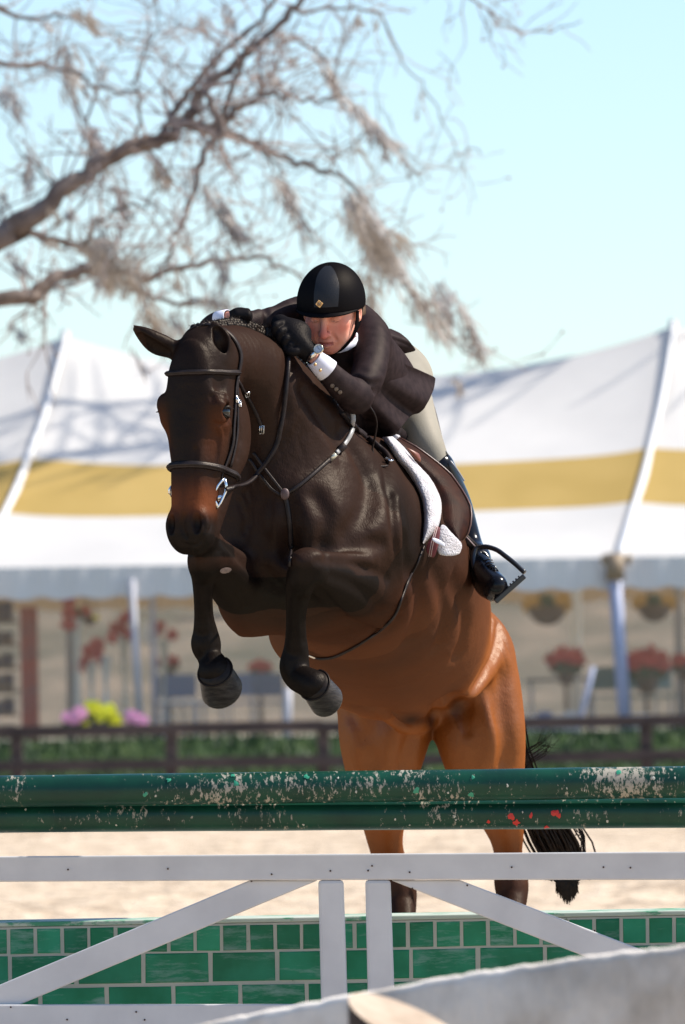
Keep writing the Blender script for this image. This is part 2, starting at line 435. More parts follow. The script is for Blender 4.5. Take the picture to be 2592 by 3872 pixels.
def panel(name, ta, tb, n, m, back=False):
    mb = MB(); rows = []
    for j in range(n + 1):
        t = ta + (tb - ta) * j / n; y = (TYR + (TYR - TY0) * (1 - t)) if back else (TY0 + (TYR - TY0) * t)
        rows.append([(x0 + (x1 - x0) * i / NX, y, roofz(x0 + (x1 - x0) * i / NX, y)) for i in range(NX + 1)])
    mb.grid(rows); o = mb.build(name, m, None, True, False); under(o, tent); return o
for bk in (False, True):
    panel('canopy_panel', 0, .295, 6, M_canv, bk); panel('canopy_stripe', .295, .56, 6, M_canvy, bk); panel('canopy_panel', .56, 1, 14, M_canv, bk)
def valance(y, z0, z1, m):
    mb = MB(); rows = []
    for j in range(4):
        rows.append([(x0 + (x1 - x0) * i / (NX * 2), y + .02 * math.sin(i * .9), (z0 + (z1 - z0) * j / 3) - (.05 * abs(math.sin(i * .35)) if j == 3 else 0)) for i in range(NX * 2 + 1)])
    mb.grid(rows); o = under(mb.build('valance', m, None, True, False), tent); return o
valance(TY0 - .02, ZE + .01, P(1296, 2235, TY0).z, M_val)
valance(2 * TYR - TY0, ZE, ZE - .35, mat('tan_valance', (.62, .46, .30), rough=.8))
for k in (-1, 0, 1, 2):                                   # webbing along the folds
    rows = []
    for i in range(26):
        t = i / 25.0; lx = pkL.x + k * span + skew * (1 - t); y = TY0 + (TYR - TY0) * t
        w = .085 + .04 * math.sin(t * 19) * (1 - t) * .4 - .05 * t
        rows.append([(lx - w * .2, y - .03, roofz(lx - w * .2, y) + .03), (lx + w * .5, y - .05, roofz(lx, y) + .07), (lx + w * 1.2, y - .03, roofz(lx + w, y) + .03)])
    mb = MB(); mb.grid(rows); solid(under(mb.build('webbing', M_strap, None, True, False), tent), .02)
def pole(sx0, sy0, sx1, sy1, D, r, m, name='pole'):
    mb = MB(); a, b = P(sx0, sy0, D), P(sx1, sy1, D)
    if b.z > bankz(b.x, D) : b = a + (b - a) * ((a.z - (bankz(b.x, D) - .05)) / (a.z - b.z))
    mb.tube([a, b], r, 12); return under(mb.build(name, m, None, True), tent)
pole(498, 2190, 528, 2700, 113.9, .045, M_pole); pole(576, 2190, 588, 2720, 116, .04, M_bluepole)
pole(2322, 2120, 2362, 2705, 113.9, .085, M_bluepole); pole(2180, 2215, 2180, 2700, 121, .075, M_strap)
pole(-70, 2150, -60, 2720, 113.9, .07, M_pole); pole(1500, 2150, 1510, 2720, 126, .05, M_pole)
pole(2245, 2520, 2195, 2720, 113, .03, M_bluepole, 'guy_pole'); pole(1090, 2600, 1088, 2720, 113, .05, M_pole, 'guy_pole')
for k in (0, 1):
    mb = MB(); x = (pkL.x, pkR.x)[k]; mb.tube([(x, TYR, 1.0), (x, TYR, zpk + .10)], .06, 10); under(mb.build('centre_pole', M_pole, None), tent)
mb = MB(); q = P(2331, 2110, 113.85)
for dx in (-.16, .16): mb.ball(q + Vector((dx, -.05, -.02)), (.05, .05, .07))
mb.box((q.x - .14, q.y - .08, q.z - .30), (q.x + .10, q.y - .02, q.z + .06)); under(mb.build('corner_clamp', mat('clamp', (.30, .22, .14)), None), tent)

# clear, slightly milky plastic side wall between the poles
M_clearw = bpy.data.materials.new('milky_clear_plastic'); M_clearw.use_nodes = True; _n = M_clearw.node_tree; _n.nodes.clear()
_o = _n.nodes.new('ShaderNodeOutputMaterial'); _t = _n.nodes.new('ShaderNodeBsdfTransparent'); _d = _n.nodes.new('ShaderNodeBsdfDiffuse'); _l = _n.nodes.new('ShaderNodeBsdfTranslucent'); _a = _n.nodes.new('ShaderNodeMixShader'); _m = _n.nodes.new('ShaderNodeMixShader')
_d.inputs[0].default_value = (.82, .72, .58, 1); _l.inputs[0].default_value = (.85, .72, .56, 1); _a.inputs[0].default_value = .5; _m.inputs[0].default_value = .20
_n.links.new(_d.outputs[0], _a.inputs[1]); _n.links.new(_l.outputs[0], _a.inputs[2]); _n.links.new(_t.outputs[0], _m.inputs[1]); _n.links.new(_a.outputs[0], _m.inputs[2]); _n.links.new(_m.outputs[0], _o.inputs[0])
mb = MB(); zb, zt_ = 1.10, P(1296, 2200, 114).z
mb.grid([[(x0 + (x1 - x0) * i / 300, 114.15 + .03 * math.sin(i * .8) + .015 * math.sin(i * 2.3), z) for i in range(301)] for z in (zb, (zb + zt_) / 2, zt_)]); under(mb.build('clear_side_wall', M_clearw, None, True, False), tent)

# ---- things under the marquee
M_red = mat('red_petals', (.50, .06, .05), rough=.8, col2=(.34, .05, .045), nscale=30)
M_redcol = mat('red_banner_cloth', (.36, .07, .05), rough=.8, col2=(.24, .09, .10), nscale=2.2, stretch=(1, 1, 2))
M_leafd = mat('dark_leaves', (.03, .06, .02), rough=.6)
M_yel = mat('yellow_petals', (.90, .82, .03), rough=.6, col2=(.78, .85, .04), nscale=40)
M_amb = mat('amber_petals', (.60, .38, .10), rough=.7); M_pink = mat('pink_petals', (.90, .48, .66), rough=.6, col2=(.85, .38, .60), nscale=40)
M_glass = mat('pale_glass', (.55, .60, .62), rough=.15, spec=.8); M_blue = mat('blue_cloth', (.10, .16, .32), rough=.7)
M_teal = mat('teal_cloth', (.10, .19, .22), rough=.7); M_brown = mat('brown_wicker', (.14, .10, .075), rough=.8); M_whitep = mat('white_paint_plain', (.7, .7, .7), rough=.5)
M_shelf = mat('dark_shelf_goods', (.16, .125, .11), rough=.8, col2=(.05, .05, .11), nscale=3, stretch=(.4, .4, 4), lo=.45, hi=.55)
def petals(mb, c, r, n, size, flat=1.0):
    for _ in range(n):
        v = Vector((random.gauss(0, 1), random.gauss(0, 1), random.gauss(0, 1) * flat)); v = v.normalized() * r * random.uniform(.55, 1.0); v.z *= flat
        p = Vector(c) + v; a = random.uniform(0, 6.28); u = Vector((math.cos(a), random.uniform(-.4, .4), math.sin(a))).normalized() * size; w = u.cross(Vector((0, -1, .3))).normalized() * size * .8
        b = len(mb.v); mb.v += [p - u, p - w * .6, p + u, p + w]; mb.f.append((b, b + 1, b + 2, b + 3)); mb.m.append(0)
def plant_on_stand(sx_, sy_, D, r, m, label, legs=True):
    c = P(sx_, sy_, D); root = empty('potted_plant', (c.x, c.y, 1.08)); tag(root, label, 'plant', 'potted plants standing under the marquee')
    mb = MB(); petals(mb, c, r, 90, r * .28, .55); under(mb.build('flowers', m, None, False, False), root)
    mb = MB(); petals(mb, c - Vector((0, 0, r * .5)), r * .8, 50, r * .3, .4); under(mb.build('leaves', M_leafd, None, False, False), root)
    mb = MB(); rows = [[(c.x + math.cos(a) * q, c.y + math.sin(a) * q, c.z - r * .55 - h) for a in [i * math.pi / 6 for i in range(12)]] for q, h in ((r * .55, 0), (r * .5, r * .3), (r * .3, r * .8), (.01, r * .82))]
    mb.grid(rows, wrap=True); under(mb.build('pot', M_brown, None, True, False), root)
    mb = MB(); mb.tube([(c.x, c.y, 1.08), (c.x, c.y, c.z - r * 1.3)], .03, 8); mb.tube([(c.x, c.y, 1.08), (c.x, c.y, 1.11)], .16, 12); under(mb.build('stand', M_brown, None), root)
def basket(sx_, sy_, D, r, m, label):
    c = P(sx_, sy_, D); root = empty('hanging_basket', c); tag(root, label, 'basket', 'flower baskets hanging from the marquee')
    mb = MB(); rows = [[(c.x + math.cos(a) * q, c.y + math.sin(a) * q, c.z + h) for a in [i * math.pi / 6 for i in range(12)]] for q, h in ((r, 0), (r * .9, -r * .4), (r * .55, -r * .8), (.01, -r * .95))]
    mb.grid(rows, wrap=True); under(mb.build('bowl', M_brown, None, True, False), root)
    for s_ in (-1, 1):
        mb = MB(); petals(mb, c + Vector((s_ * r * .75, 0, r * .15)), r * .5, 60, r * .2); under(mb.build('flowers', m, None, False, False), root)
    mb = MB(); mb.ball(c + Vector((0, 0, r * .2)), r * .5); under(mb.build('leaves', M_leafd, None), root)
    mb = MB()
    for a in (0, 2.1, 4.2): mb.tube([c + Vector((math.cos(a) * r, math.sin(a) * r, 0)), (c.x, c.y, ZE)], .008, 5)
    under(mb.build('chain', M_brown, None), root)
def vase(sx_, sy_, sy1, D, label, m):
    c = P(sx_, sy_, D); b_ = P(sx_, sy1, D); b_.z = max(b_.z, 1.1); root = empty('tall_vase', b_); tag(root, label, 'vase', 'tall glass vases with red flowers under the marquee')
    mb = MB(); rows = [[(c.x + math.cos(a) * q, c.y + math.sin(a) * q, b_.z + (c.z - b_.z) * h) for a in [i * math.pi / 5 for i in range(10)]] for q, h in ((.09, 0), (.05, .05), (.025, .5), (.06, .9), (.09, 1.0))]
    mb.grid(rows, wrap=True); under(mb.build('glass', M_glass, None, True, False), root)
    mb = MB()
    for _ in range(5): petals(mb, c + Vector((random.uniform(-.18, .18), random.uniform(-.1, .1), random.uniform(-.12, .25))), .08, 22, .04)
    under(mb.build('flowers', m, None, False, False), root)
def chair(sx_, D, rz, m, label):
    x = P(sx_, 2600, D).x; root = empty('folding_chair', (x, D, 1.085), rz); tag(root, label, 'chair', 'blue folding chairs under the marquee')
    def prt(n, mm, *bx):
        mb = MB()
        for lo, hi in bx: mb.box(lo, hi)
        o = mb.build(n, mm, root, False); return bevel(o, .01)
    prt('seat', m, ((-.22, -.2, .44), (.22, .2, .47))); prt('backrest', m, ((-.22, .2, .55), (.22, .225, .86)))
    for a, b in ((-.21, -.19), (.19, -.19), (-.21, .2), (.19, .2)): prt('leg', M_pole, ((a, b, 0), (a + .022, b + .022, .86 if b > 0 else .44)))
def table(sx0, sx1, D, h, m, label):
    xa, xb = P(sx0, 2600, D).x, P(sx1, 2600, D).x; root = empty('table', ((xa + xb) / 2, D, 1.085)); tag(root, label, 'table', 'tables under the marquee')
    w = (xb - xa) / 2
    mb = MB(); mb.box((-w, -.35, h - .04), (w, .35, h)); bevel(mb.build('table_top', m, root, False), .01)
    for a in (-w + .05, w - .09):
        for b in (-.3, .26): mb = MB(); mb.box((a, b, 0), (a + .04, b + .04, h - .042)); mb.build('leg', M_pole, root, False)
    return root
mb = MB(); a, b = P(78, 2295, 118), P(150, 2740, 118); mb.box((a.x, 117.7, 1.08), (b.x, 118.0, a.z)); o = bevel(mb.build('banner_column', M_redcol, None, False), .02); tag(o, 'faded red cloth column under the left end of the marquee', 'column')
root = empty('shelf_unit', (P(0, 2600, 119).x, 119, 1.08)); tag(root, 'dark shelf unit stacked with goods at the left edge under the marquee', 'shelf')
for k in range(6):
    mb = MB(); x = P(10, 2600, 119).x; mb.box((x - 1.2, 118.8, 1.1 + k * .32), (x + .22, 119.3, 1.14 + k * .32)); under(mb.build('shelf', M_brown, None, False), root)
    for q in range(7):
        mb = MB(); xx = x - 1.15 + q * .19; mb.box((xx, 118.85, 1.141 + k * .32), (xx + .17, 119.2, 1.141 + k * .32 + random.uniform(.12, .26))); under(mb.build('folded_cloth', M_shelf, None, False), root)
vase(290, 2340, 2700, 116.5, 'tall pale vase with red flowers, leftmost of the vases', M_red); vase(345, 2500, 2720, 117, 'short vase with a red bunch in the middle of the vases', M_red)
vase(400, 2480, 2720, 116, 'vase with red flowers nearest the left tent pole', M_red); vase(620, 2420, 2720, 119, 'vase with red flowers right of the tent poles', M_red)
vase(470, 2400, 2720, 120, 'slim vase with dull red flowers just left of the grey tent pole', M_red)
basket(290, 2325, 117, .16, M_red, 'hanging basket with red flowers left of the tent poles'); basket(340, 2340, 118, .10, M_yel, 'small hanging basket with bright yellow flowers')
basket(2070, 2295, 118, .27, M_amb, 'hanging basket with amber flowers left of the white pole'); basket(2475, 2290, 119, .24, M_amb, 'hanging basket with amber flowers right of the blue pole')
plant_on_stand(2140, 2490, 117, .26, M_red, 'potted red poinsettia on a stand in front of the white pole'); plant_on_stand(2445, 2500, 117, .32, M_red, 'large potted red poinsettia right of the blue pole')
plant_on_stand(2590, 2500, 118, .2, M_red, 'potted red flowers cut by the right edge of the frame'); plant_on_stand(985, 2520, 119, .16, M_red, 'potted red flowers seen between the raised forelegs')
plant_on_stand(640, 2500, 119.5, .16, M_red, 'small potted red flowers beside the left foreleg')
mb = MB(); q = P(553, 2390, 116); mb.ball(q, (.055, .055, .16)); tag(mb.build('paper_lantern', M_whitep, None), 'narrow white lantern hanging between the two left tent poles', 'lantern')
for i, (sx_, D, rz) in enumerate(((700, 117, .3), (800, 118, -.4), (905, 117, .2), (1010, 118.5, 0), (640, 119, .1))):
    chair(sx_, D, rz, M_blue, ('blue folding chair by the left foreleg', 'blue folding chair under the left front hoof', 'blue folding chair between the two front hooves', 'blue folding chair left of the right front hoof', 'blue folding chair beside the left tent poles')[i])
table(600, 760, 116, .50, M_whitep, 'low white table left of the front hooves')
table(1990, 2250, 118, .72, mat('grey_cloth', (.16, .16, .19)), 'grey covered table left of the blue tent pole')
for i, sx_ in enumerate((2300, 2460, 2560)): chair(sx_, 117.5 + i * .6, .5 * i, M_teal, ('teal chair left of the blue tent pole', 'teal chair right of the blue tent pole', 'teal chair at the right edge of the frame')[i])
for i, (sx_, w) in enumerate(((2020, .12), (2060, .10), (2110, .12), (2160, .09), (2420, .16))):
    x = P(sx_, 2700, 115).x; mb = MB(); mb.box((x - w, 115, 1.08), (x + w, 115.3, 1.08 + .22 + .05 * (i % 2))); tag(bevel(mb.build('storage_box', (M_whitep, M_blue, M_whitep, M_whitep, M_whitep)[i], None, False), .02), ('white box at the left end of the row on the gravel', 'blue box in the row on the gravel', 'white box in the middle of the row on the gravel', 'small white box at the right end of the row', 'wide white box right of the blue tent pole')[i], 'box')

# scrub far behind the marquee
M_scrub = noise_ground('scrub_leaves', [(.30, .27, .18), (.42, .36, .25), (.54, .44, .32)], 1.2, (1, 1, 1), .5, .3)
for k in range(5):
    D = 160 + random.uniform(-6, 10); x = -9 + k * 4.4 + random.uniform(-1, 1)
    mb = MB(); h = random.uniform(1.6, 2.6)
    for _ in range(350):
        a = random.uniform(0, 6.28); rr = math.sqrt(random.random()) * 1.5; zz_ = 1.10 + (D - 130) * .088 - 1.4 + random.random() ** .8 * h * (1 - .5 * (rr / 1.5) ** 2)
        petals(mb, (x + math.cos(a) * rr, D + math.sin(a) * rr, 1.3 + zz_), .35, 8, .14)
    root = empty('bush', (x, D, 1.1 + (D - 130) * .088)); tag(root, ('dry bush far behind the marquee, ' + ('first', 'second', 'third', 'fourth', 'fifth', 'sixth', 'seventh', 'eighth', 'ninth')[k] + ' from the left'), 'bush', 'dry bushes far behind the marquee')
    under(mb.build('foliage', M_scrub, None, False, False), root)
    mb = MB(); zq = 1.1 + (D - 130) * .088; mb.tube([(x, D, zq - .3), (x, D, zq + h * .6)], [.12, .04], 7); under(mb.build('stem', M_brown, None), root)

# ---- flower bunches on the fence
def bunch(spots, D, m, label):
    c = P(*spots[0][:2], D); root = empty('flower_bunch', c); tag(root, label, 'flowers', 'flower bunches standing at the far fence')
    for a, b, r in spots:
        mb = MB(); q = P(a, b, D); petals(mb, q, r, 120, r * .42); under(mb.build('bloom', m, None, False, False), root)
    mb = MB()
    for a, b, r in spots: mb.tube([P(a, b, D), P(a, 2800, D)], .012, 5); petals(mb, P(a, b + 30, D), r * .9, 25, r * .35)
    under(mb.build('leaves', M_leafd, None, False, False), root)
bunch([(300, 2702, .09), (252, 2712, .06), (280, 2722, .06)], 105.4, M_pink, 'pink flower bunch left of the yellow flowers at the fence')
bunch([(352, 2680, .10), (412, 2692, .09), (378, 2705, .08), (436, 2722, .08), (322, 2742, .06)], 105.5, M_yel, 'bright yellow flower bunch above the far fence')
bunch([(500, 2712, .08), (535, 2726, .08), (520, 2738, .06), (490, 2702, .05)], 105.4, M_pink, 'pink flower bunch right of the yellow flowers at the fence')

# ---- bare tree with hanging moss
M_bark = mat('tree_bark', (.115, .088, .078), rough=.9, col2=(.21, .17, .15), nscale=6, stretch=(1, 1, 1), bump=.8, bscale=14)
M_twig = mat('twig_bark', (.26, .21, .19), rough=.9, col2=(.36, .30, .28), nscale=10)
M_moss = mat('hanging_moss', (.55, .51, .47), rough=.95, col2=(.36, .325, .295), nscale=5)
TD = 56.0; TQ = TD / 80.0
tree = empty('oak_tree', (-7.6, TD, 0)); tag(tree, 'leafless tree hung with grey moss reaching in from the left', 'tree')
limbs = [
 ([(-1400, 1450, .34), (-700, 1150, .27), (0, 893, .125), (77, 855, .12), (230, 733, .10), (383, 619, .088), (510, 548, .085), (638, 510, .072), (714, 446, .062), (765, 357, .052), (893, 242, .046), (1020, 128, .040), (1122, 13, .034), (1230, -130, .025)], 0),
 ([(600, 520, .05), (660, 430, .04), (714, 344, .036), (829, 217, .030), (969, 89, .026), (1060, -20, .02)], .3),
 ([(714, 485, .045), (829, 472, .042), (944, 383, .026), (1071, 364, .020), (1224, 390, .014), (1300, 350, .008)], -.3),
 ([(816, 485, .036), (969, 548, .030), (1148, 625, .026), (1301, 676, .022), (1378, 765, .018), (1505, 1020, .014), (1633, 1224, .012), (1837, 1378, .006)], .5),
 ([(765, 357, .03), (835, 472, .042), (765, 612, .034), (714, 791, .026), (638, 944, .018), (610, 1060, .01)], -.6),
 ([(835, 472, .034), (893, 281, .026), (940, 180, .016), (1008, 89, .010)], -.4),
 ([(-1300, 1500, .26), (-600, 1230, .2), (0, 1135, .088), (128, 1110, .082), (255, 1040, .066), (421, 1020, .05), (574, 1046, .038), (765, 995, .030), (969, 976, .022), (1122, 1033, .014), (1200, 1120, .006)], .8),
 ([(77, 880, .045), (190, 905, .036), (306, 931, .03), (408, 1008, .03), (510, 1097, .026), (638, 1135, .022), (816, 1148, .014), (930, 1190, .006)], .4),
 ([(1020, 128, .022), (1120, 150, .018), (1212, 204, .016), (1288, 383, .014), (1403, 472, .012), (1518, 574, .006)], .9),
 ([(1100, 40, .02), (1276, 26, .016), (1429, 51, .012), (1531, 242, .009), (1633, 370, .007), (1722, 561, .006), (1810, 575, .004)], 1.2),
 ([(-200, 180, .05), (0, 242, .028), (255, 268, .022), (383, 332, .014), (540, 350, .008)], -.8),
 ([(383, 619, .03), (340, 480, .018), (370, 330, .012), (330, 200, .008)], .6),
 ([(510, 548, .02), (530, 400, .014), (520, 250, .010), (600, 90, .007), (590, -20, .005)], -.9),
 ([(230, 733, .024), (150, 640, .014), (60, 560, .008), (20, 420, .006)], .2),
 ([(969, 548, .016), (1060, 640, .012), (1110, 760, .010), (1190, 930, .006)], .1),
 ([(-200, -60, .03), (120, 60, .02), (255, 50, .016), (370, 120, .012), (560, 160, .01), (680, 260, .006)], .7),
 ([(1700, -60, .014), (1850, 40, .010), (1900, 90, .008), (2050, 120, .007), (2200, 80, .003)], 0.2),
 ([(1148, 625, .014), (1250, 560, .008), (1450, 520, .006), (1560, 640, .004), (1640, 640, .002)], 1.4),
 ([(306, 931, .02), (420, 800, .014), (560, 760, .011), (640, 640, .008), (760, 640, .005)], -1.2),
]
twigs = MB(); buds = MB()
def twig(p, d, L, r, depth):
    pts = [p]; rr = [r]; n = max(3, int(L / .11))
    for i in range(n):
        d = (d + Vector((random.gauss(0, .28), random.gauss(0, .22), random.gauss(0, .26)))).normalized(); pts.append(pts[-1] + d * (L / n)); rr.append(r * (1 - (i + 1) / n) + .0026)
    twigs.tube(pts, rr, 3, cap=False)
    if depth > 0:
        for i in range(1, n + 1):
            if random.random() < .46:
                twig(pts[i], (d + Vector((random.gauss(0, .8), random.gauss(0, .6), random.gauss(0, .8)))).normalized(), L * random.uniform(.3, .6), r * .55, depth - 1)
    else:
        if random.random() < .3: buds.ball(pts[-1], .014, nu=4, nv=2)
allpts = []
for pts, dd in limbs:
    W = [(*P(a, b, TD + dd * TQ * (1 + i * .15)), r * TQ * .92) for i, (a, b, r) in enumerate(pts)]
    sp = spline(W, 5); thick = max(p[2] for p in pts)
    jit = [(Vector(q[:3]) + Vector((random.gauss(0, .013), random.gauss(0, .013), random.gauss(0, .013))), max(q[3], .004) * random.uniform(.9, 1.12)) for q in sp]
    mb = MB(); mb.tube([q[0] for q in jit], [q[1] for q in jit], 10); o = mb.build('branch', M_bark, None, True); under(o, tree)
    for i in range(len(jit) - 1):
        p = jit[i][0]
        allpts.append((p, jit[i][1]))
        if P(-100, 0, TD).x < p.x:
            for _ in range(2):
                if random.random() < .27:
                    d = (jit[i + 1][0] - p).normalized(); v = (d * .5 + Vector((random.gauss(0, .7), random.gauss(0, .5), random.gauss(0.05, .7)))).normalized()
                    twig(p, v, random.uniform(.35, 1.15) * TQ, min(.011, jit[i][1] * .5), 2)
tr = MB(); tr.tube([(-7.8, TD, -.1), (-7.6, TD + .1, 1.2), (-7.3, TD, 2.3), (-6.6, TD, 3.0), tuple(P(-1400, 1450, TD))], [.50, .38, .34, .30, .24], 14); under(tr.build('trunk', M_bark, None), tree)
tr = MB(); tr.tube([(-7.3, TD, 2.3), (-7.4, TD + .3, 4), (-7.8, TD, 6), (-7.2, TD, 8)], [.30, .24, .16, .06], 10); under(tr.build('trunk', M_bark, None), tree)
o = under(twigs.build('twigs', M_twig, None, False, False), tree); o['kind'] = 'stuff'
o = under(buds.build('buds', M_twig, None, False, False), tree); o['kind'] = 'stuff'
moss = MB()
def mossclump(a, b, a2, b2, w, n):
    w = w * TQ; p, q = P(a, b, TD + random.uniform(-.4, .7)), P(a2, b2, TD + .2); ax = q - p; L = ax.length
    for _ in range(int(n * .5)):
        t = random.random() ** .8; s0 = p + ax * t * .8 + Vector((random.gauss(0, w * (1 - .4 * t)), random.gauss(0, w), random.gauss(0, w * .5)))
        l = random.uniform(.15, .45) * min(L, .9); pts = [s0]; d = (ax.normalized() + Vector((random.gauss(0, .12), 0, -.25))).normalized()
        for k in range(4): d = (d + Vector((random.gauss(0, .22), random.gauss(0, .22), random.gauss(0, .12)))).normalized(); pts.append(pts[-1] + d * l / 4)
        moss.tube(pts, [.003, .0060, .0060, .0045, .0015], 3, cap=False)
for a, b, a2, b2, w, n in [(1300, 700, 1520, 1060, .08, 380), (1330, 760, 1450, 1010, .07, 300), (1480, 850, 1540, 960, .06, 60), (1560, 1080, 1700, 1290, .08, 220), (1650, 1060, 1700, 1210, .05, 140), (1730, 1110, 1830, 1370, .035, 140), (1380, 1000, 1420, 1240, .05, 120),
    (1720, 1420, 1750, 1500, .03, 50), (1040, 650, 1170, 920, .045, 140), (770, 680, 930, 930, .05, 200), (1290, 350, 1500, 570, .045, 180), (1215, 215, 1290, 380, .04, 90), (1000, 250, 1060, 350, .06, 110),
    (250, 170, 280, 330, .07, 150), (0, 310, 80, 430, .05, 120), (270, 20, 380, 120, .05, 110), (340, 460, 380, 590, .05, 120), (590, 590, 640, 720, .06, 130), (380, 900, 420, 1090, .09, 330), (480, 960, 520, 1110, .08, 240), (300, 880, 400, 1010, .08, 160),
    (540, 1130, 620, 1290, .06, 130), (790, 1100, 850, 1190, .09, 200), (640, 1180, 700, 1290, .07, 130), (760, 50, 790, 110, .05, 60), (860, 20, 870, 100, .04, 60), (30, 940, 110, 1050, .05, 90), (40, 1220, 90, 1290, .03, 50), (100, 560, 110, 720, .03, 70), (820, 880, 860, 1090, .06, 110), (440, 700, 500, 840, .05, 110), (1100, 210, 1120, 260, .03, 50), (0, 700, 20, 880, .04, 60), (480, 1300, 560, 1420, .02, 30)]:
    mossclump(a, b, a2, b2, w, n)
for _ in range(45):
    p, r = random.choice(allpts); s = 1296 + p.x / p.y * FPX; t = 2761 - (p.z - 1.15) / p.y * FPX
    if -50 < s < 1800: mossclump(s, t, s + random.uniform(0, 60), t + random.uniform(60, 150), .04, 22)
o = under(moss.build('moss', M_moss, None, False, False), tree); o['kind'] = 'stuff'

import random as _r
sh = empty('bare_tree', (17, 124, 1.0)); tag(sh, 'tall bare tree just outside the right edge, its high limbs shading the marquee', 'tree')
rg = _r.Random(3); mb = MB(); mb.tube([(17, 124, .9), (16.8, 124, 6), (16.2, 123.7, 11), (15.5, 123, 14)], [.4, .34, .28, .22], 12); under(mb.build('trunk', M_bark, None), sh)
tw = MB()
for i in range(5):
    z0 = 12.6 + rg.random() * 2; y0 = 117.0 + i * 1.7; p = Vector((15.8, 123.2, 11.5 + rg.random() * 2)); end = Vector((rg.uniform(-1.5, 6), y0 + rg.uniform(-1.5, 1.5), rg.uniform(13.5, 17)))
    pts = [p, p.lerp(end, .3) + Vector((0, 0, 1.5)), p.lerp(end, .6) + Vector((0, rg.uniform(-.5, .5), 1.6)), end]
    sp = [Vector(q) for q in spline(pts, 8)]; n = len(sp); sp = [q + Vector((0, rg.gauss(0, .08), rg.gauss(0, .08))) for q in sp]
    mb = MB(); mb.tube(sp, [.10 * (1 - k / n) + .02 for k in range(n)], 8); under(mb.build('branch', M_bark, None), sh)
    for k in range(6, n):
        for _ in range(2):
            d = Vector((rg.uniform(-1, .3), rg.gauss(0, .6), rg.uniform(-.1, .8))).normalized(); L_ = rg.uniform(1.0, 2.6); q = [sp[k], sp[k] + d * L_ * .5 + Vector((0, rg.gauss(0, .15), 0)), sp[k] + d * L_ + Vector((0, 0, rg.uniform(0, .4)))]
            if min(v.z for v in q) < 12.4: continue
            tw.tube(spline(q, 4), [.028] * 4 + [.018] * 4 + [.008], 5, cap=False)
o = under(tw.build('twigs', M_twig, None, False, False), sh); o['kind'] = 'stuff'
# ================================================================ THE JUMP
def paint_mat(name, base, scuff, amount, stretch, base2=None, rough=.35, streak=24, soft=.06, amt=1.0):
    m = bpy.data.materials.new(name); m.use_nodes = True; nt = m.node_tree; b = nt.nodes['Principled BSDF']; L = nt.links.new
    tc = nt.nodes.new('ShaderNodeTexCoord'); oi = nt.nodes.new('ShaderNodeObjectInfo')
    add = nt.nodes.new('ShaderNodeVectorMath'); add.operation = 'MULTIPLY_ADD'; L(oi.outputs['Random'], add.inputs[0]); add.inputs[1].default_value = (37, 11, 23); L(tc.outputs['Object'], add.inputs[2])
    mp = nt.nodes.new('ShaderNodeMapping'); mp.inputs['Scale'].default_value = stretch; L(add.outputs[0], mp.inputs[0])
    n = nt.nodes.new('ShaderNodeTexNoise'); n.inputs['Scale'].default_value = streak; n.inputs['Detail'].default_value = 8; n.inputs['Roughness'].default_value = .72; L(mp.outputs[0], n.inputs[0])
    n2 = nt.nodes.new('ShaderNodeTexNoise'); n2.inputs['Scale'].default_value = 3.2; n2.inputs['Detail'].default_value = 3; L(add.outputs[0], n2.inputs[0])
    ma = nt.nodes.new('ShaderNodeMath'); ma.operation = 'MULTIPLY_ADD'; ma.inputs[1].default_value = .6; L(n2.outputs['Fac'], ma.inputs[0]); L(n.outputs['Fac'], ma.inputs[2])
    cr = nt.nodes.new('ShaderNodeValToRGB'); e = cr.color_ramp.elements; e[0].position = amount; e[0].color = (0, 0, 0, 1); e[1].position = amount + soft; e[1].color = (amt, amt, amt, 1); L(ma.outputs[0], cr.inputs[0])
    n3 = nt.nodes.new('ShaderNodeTexNoise'); n3.inputs['Scale'].default_value = 7; n3.inputs['Detail'].default_value = 6; L(add.outputs[0], n3.inputs[0])
    c2 = nt.nodes.new('ShaderNodeValToRGB'); e = c2.color_ramp.elements; e[0].position = .4; e[0].color = (*base, 1); e[1].position = .68; e[1].color = (*(base2 or base), 1); L(n3.outputs['Fac'], c2.inputs[0])
    mx = nt.nodes.new('ShaderNodeMixRGB'); mx.inputs[2].default_value = (*scuff, 1); L(cr.outputs[0], mx.inputs[0]); L(c2.outputs[0], mx.inputs[1]); L(mx.outputs[0], b.inputs['Base Color'])
    rr = nt.nodes.new('ShaderNodeMapRange'); rr.inputs[3].default_value = rough; rr.inputs[4].default_value = .85; L(cr.outputs[0], rr.inputs[0]); L(rr.outputs[0], b.inputs['Roughness']); b.inputs['Specular IOR Level'].default_value = .3
    bp = nt.nodes.new('ShaderNodeBump'); bp.inputs['Strength'].default_value = .4; bp.inputs['Distance'].default_value = .002; L(ma.outputs[0], bp.inputs['Height']); L(bp.outputs[0], b.inputs['Normal'])
    return m
M_green = paint_mat('green_pole_paint', (.004, .036, .023), (.34, .31, .25), .90, (1.7, .8, .8), (.005, .058, .032), .33, 48)
M_gbrick = paint_mat('green_brick_paint', (.008, .15, .065), (.26, .36, .33), .82, (.35, 1, 1.8), (.02, .23, .12), .50, 22, .22, .55)
_v = M_gbrick.node_tree; _b = _v.nodes['Principled BSDF']; _o = _v.nodes.new('ShaderNodeObjectInfo'); _r2 = _v.nodes.new('ShaderNodeMapRange'); _r2.inputs[3].default_value = .85; _r2.inputs[4].default_value = 1.25
